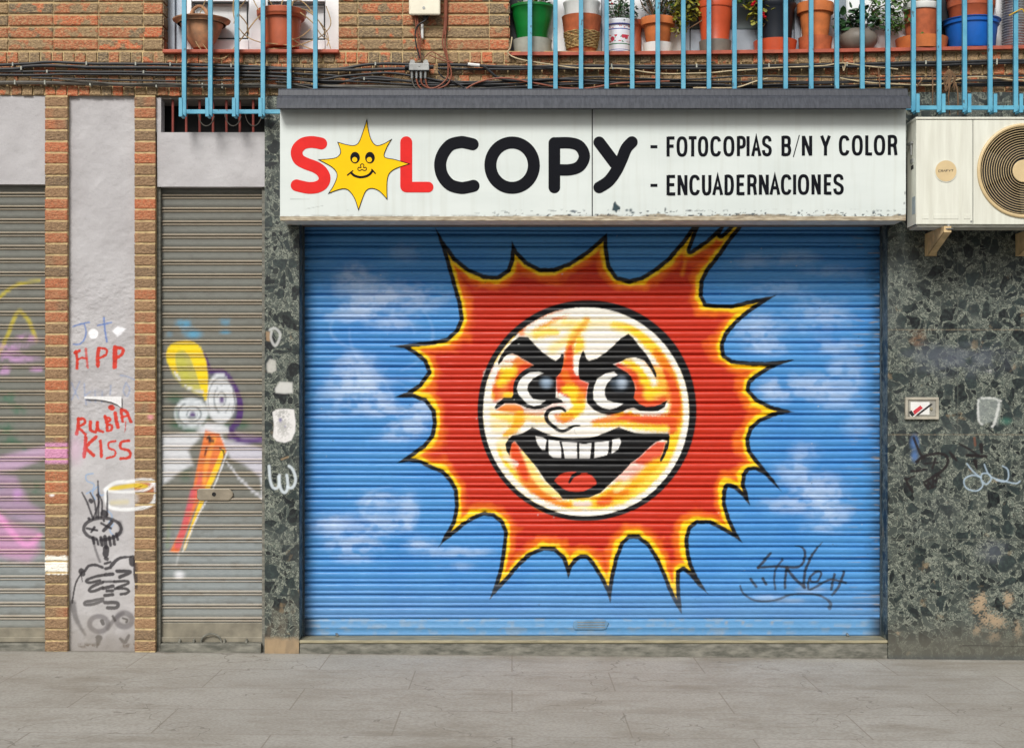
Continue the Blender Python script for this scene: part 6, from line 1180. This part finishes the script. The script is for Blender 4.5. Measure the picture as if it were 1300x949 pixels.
part('foliage', foliage(W(962, 10, .02), .08, .05, .12, 190, .036, 1.3, 7), MT['leafy'], t_); part('foliage', foliage(W(955, -14, .05), .15, .08, .10, 260, .036, 1.4, 8), MT['leaf'], t_); part('foliage', foliage(W(990, -14, .1), .15, .08, .10, 220, .04, 1.6, 9), MT['darkleaf'], t_)
pt = M()
for q in ((956, 5), (969, 20), (955, 7), (969, 17), (971, 22), (958, 3)): pt.lathe([(.001, -.010), (.014, 0), (.001, .010)], W(q[0], q[1], -.03), 8)
part('blossom', pt, MT['petal'], t_)
part('stems', stems(top, [W(958, 24, .0), W(968, 34, -.01), W(940, 8, .03), W(950, -10, .03)], .005), MT['twig'], t_)
b0 = sb(1035)
t_, top = pot('flower_pot', 1035, 5.5, b0, [(15, b0), (16, 52), (15.8, 50), (20, 19), (23, 18), (23.5, 8), (23, 5.5)], MT['clay2'], 'terracotta pot with a stained foot in a rough clay saucer', y=.09, saucer=(19.5, 21.5, 49, b0, MT['clay']))
part('bulb_leaves', stems(top, [W(1035 + random.uniform(-14, 14), random.uniform(-40, -10), .09 + random.uniform(-.05, .05)) for _ in range(10)], .007), MT['leaf'], t_)
b0 = sb(1089)
t_, top = pot('stone_bowl', 1089, 30, b0, [(13, b0), (19, b0 - 4), (24.5, b0 - 13), (24, b0 - 20), (20, b0 - 26), (17, b0 - 28)], MT['stonebowl'], 'squat grey stoneware bowl with dark glossy leaves', y=.08)
part('foliage', foliage((top[0], top[1] - .01, top[2] + .08), .16, .08, .10, 150, .055, 1.5, 10), MT['darkleaf'], t_); part('stems', stems(top, [W(1080, 18, .06), W(1095, 15, .06), W(1088, 12, .06), W(1072, 20, .06), W(1100, 20, .06)], .004), MT['twig'], t_); part('foliage', foliage(W(1130, 8, .06), .16, .08, .15, 420, .032, 1.6, 11), MT['leaf'], t_); part('foliage', foliage(W(1134, 33, .05), .06, .04, .07, 90, .03, 1.6, 12), MT['leaf'], t_)
part('stems', stems(W(1105, 15, .07), [W(1130, 44, .05), W(1140, 20, .05), W(1132, -20, .05), W(1150, -10, .05)], .004), MT['twig'], t_)
b0 = sb(1170)
t_, top = pot('flower_pot', 1170, 7, b0, [(18, b0), (19, 50), (21, 30), (22, 15), (23.2, 14.5), (23.5, 8), (22.5, 7)], MT['clay'], 'mottled clay pot with a white rim in a wide orange saucer', y=.10, saucer=(30, 33, 50.5, b0, MT['clay2']))
part('rim', M().lathe([(23.6 * k, zz(15)), (24.3 * k, zz(14)), (24.3 * k, zz(8)), (23.2 * k, zz(6.6)), (22.6 * k, zz(8))], (top[0], .1, 0), 36), MT['white'], t_, smooth=True); part('foliage', foliage((top[0], top[1], top[2] + .08), .14, .08, .06, 80, .03, 2.4, 21), MT['leafy'], t_); part('grass_stems', stems(top, [W(1170 + random.uniform(-20, 20), random.uniform(-30, -5), .1 + random.uniform(-.08, .08)) for _ in range(26)], .003), MT['stem'], t_); part('sprout', foliage(W(1172, 44, .0), .025, .01, .02, 22, .02, 1.5, 13), MT['leaf'], t_)
b0 = sb(1233)
t_, top = pot('plastic_basin', 1233, 26.5, b0, [(28, b0), (29.5, b0 - 3), (33, 30), (36.5, 28.5), (37, 27.5)], MT['bluepl'], 'bright blue plastic basin holding a stack of brown pots', 'basin', y=.10, soil=False)
kx = top[0]; m = M()
m.lathe([(25 * k, zz(52)), (26.5 * k, zz(28)), (28.5 * k, zz(12)), (29.5 * k, zz(11)), (30 * k, zz(3)), (29 * k, zz(2))], (kx, .1, 0), 36)
p1_ = solo('flower_pot', m, MT['brownpl'], 'lower brown plastic pot sitting inside the blue basin', 'flower pot', 'flower pots along the window sills', smooth=True)
m = M().lathe([(27 * k, zz(12)), (29 * k, zz(0)), (31 * k, zz(-1)), (31.5 * k, zz(-12)), (30.5 * k, zz(-13))], (kx, .1, 0), 36)
solo('flower_pot', m, MT['orangepl'], 'upper orange-brown pot stacked on the one in the blue basin', 'flower pot', 'flower pots along the window sills', smooth=True)
m = M(); xd = W(1288, 0, .12)[0]; pr_ = []
for i in range(60): pr_.append((.075 + .006 * (i % 2), sillz(1288) - H + H + .004 + i * .0085))
m.lathe(pr_, (xd, .12, 0), 30); solo('flexible_duct', m, MT['foil'], 'ribbed silver flexible duct standing behind the railing at the right end of the sill', 'duct', smooth=False)
rt = M()
for pts in [[(1183, 88), (1184, 100), (1184, 118), (1184, 132)], [(1203, 92), (1206, 105), (1204, 125), (1206, 146)], [(1213, 106), (1216, 120), (1216, 146)], [(1164, 110), (1172, 100), (1184, 92)], [(1115, 86), (1116, 98), (1117, 111)]]:
    rt.tube(cr([W(q[0], q[1], -.085) for q in pts], 5), [.006, .003], 6)
for k_ in range(16): rt.tube(cr([W(1205, 88, -.08), W(1205 + random.uniform(-9, 9), 98, -.09), W(1205 + random.uniform(-8, 8), random.uniform(102, 116), -.085)], 4), .0028, 5)
solo('dry_creeper', rt, MT['twig'], 'brown dry creeper roots hanging from the cables above the air conditioner', 'creeper', smooth=True)
rt = M()
for cx in (262, 296, 322): rt.tube([W(cx + 11 * math.cos(a), 140 + 20 * math.sin(a), .05) for a in np.linspace(.4, 2.9, 14)], .003, 5)
solo('hanging_wire', rt, MT['greycable'], 'thin dark wires looping inside the barred vent above the bird shutter', 'wire', smooth=True)
yl = M(); yl.tube(cr([W(1281, 20, -.12), W(1292, 14, -.12), (W(1298, 12, -.12)), W(1302, 20, -.12)], 4), .004, 5)
solo('dry_tendril', yl, simple('yellow_tendril', (214, 170, 40), .7), 'yellow dry tendril twisted round the rightmost bar of the long railing', 'tendril', smooth=True)
# ================================================================== LIGHT, SKY, CAMERA
EL, AZ = 39, -14
w = bpy.data.worlds.new('World'); sc.world = w; w.use_nodes = True; nt = w.node_tree
sky = nt.nodes.new('ShaderNodeTexSky'); sky.sky_type = 'NISHITA'; sky.sun_disc = False; sky.sun_elevation = math.radians(EL); sky.sun_rotation = math.radians(180 - AZ) ; sky.dust_density = 4; sky.air_density = 1.2
hs = nt.nodes.new('ShaderNodeHueSaturation'); hs.inputs['Saturation'].default_value = .35
nt.links.new(sky.outputs[0], hs.inputs['Color']); nt.links.new(hs.outputs[0], nt.nodes['Background'].inputs[0]); nt.nodes['Background'].inputs[1].default_value = .07
L = bpy.data.lights.new('Sun', 'SUN'); L.energy = 2.4; L.angle = math.radians(18); L.color = (1, .975, .94)
lo = bpy.data.objects.new('Sun', L); col.objects.link(lo); lo.rotation_euler = (math.radians(90 - EL), 0, math.radians(AZ))
cam = bpy.data.cameras.new('Camera'); co = bpy.data.objects.new('Camera', cam); col.objects.link(co); sc.camera = co
co.location = (0, -D, H); co.rotation_euler = (math.radians(90), 0, 0); cam.sensor_width = 36; cam.lens = 36 * D / 6.5; cam.shift_y = .2225 / 6.5; cam.clip_end = 500
vs = sc.view_settings; vs.view_transform = 'Standard'; vs.look = 'None'; vs.gamma = 1; vs.use_curve_mapping = False; vs.exposure = .22
sc.cycles.max_bounces = 6
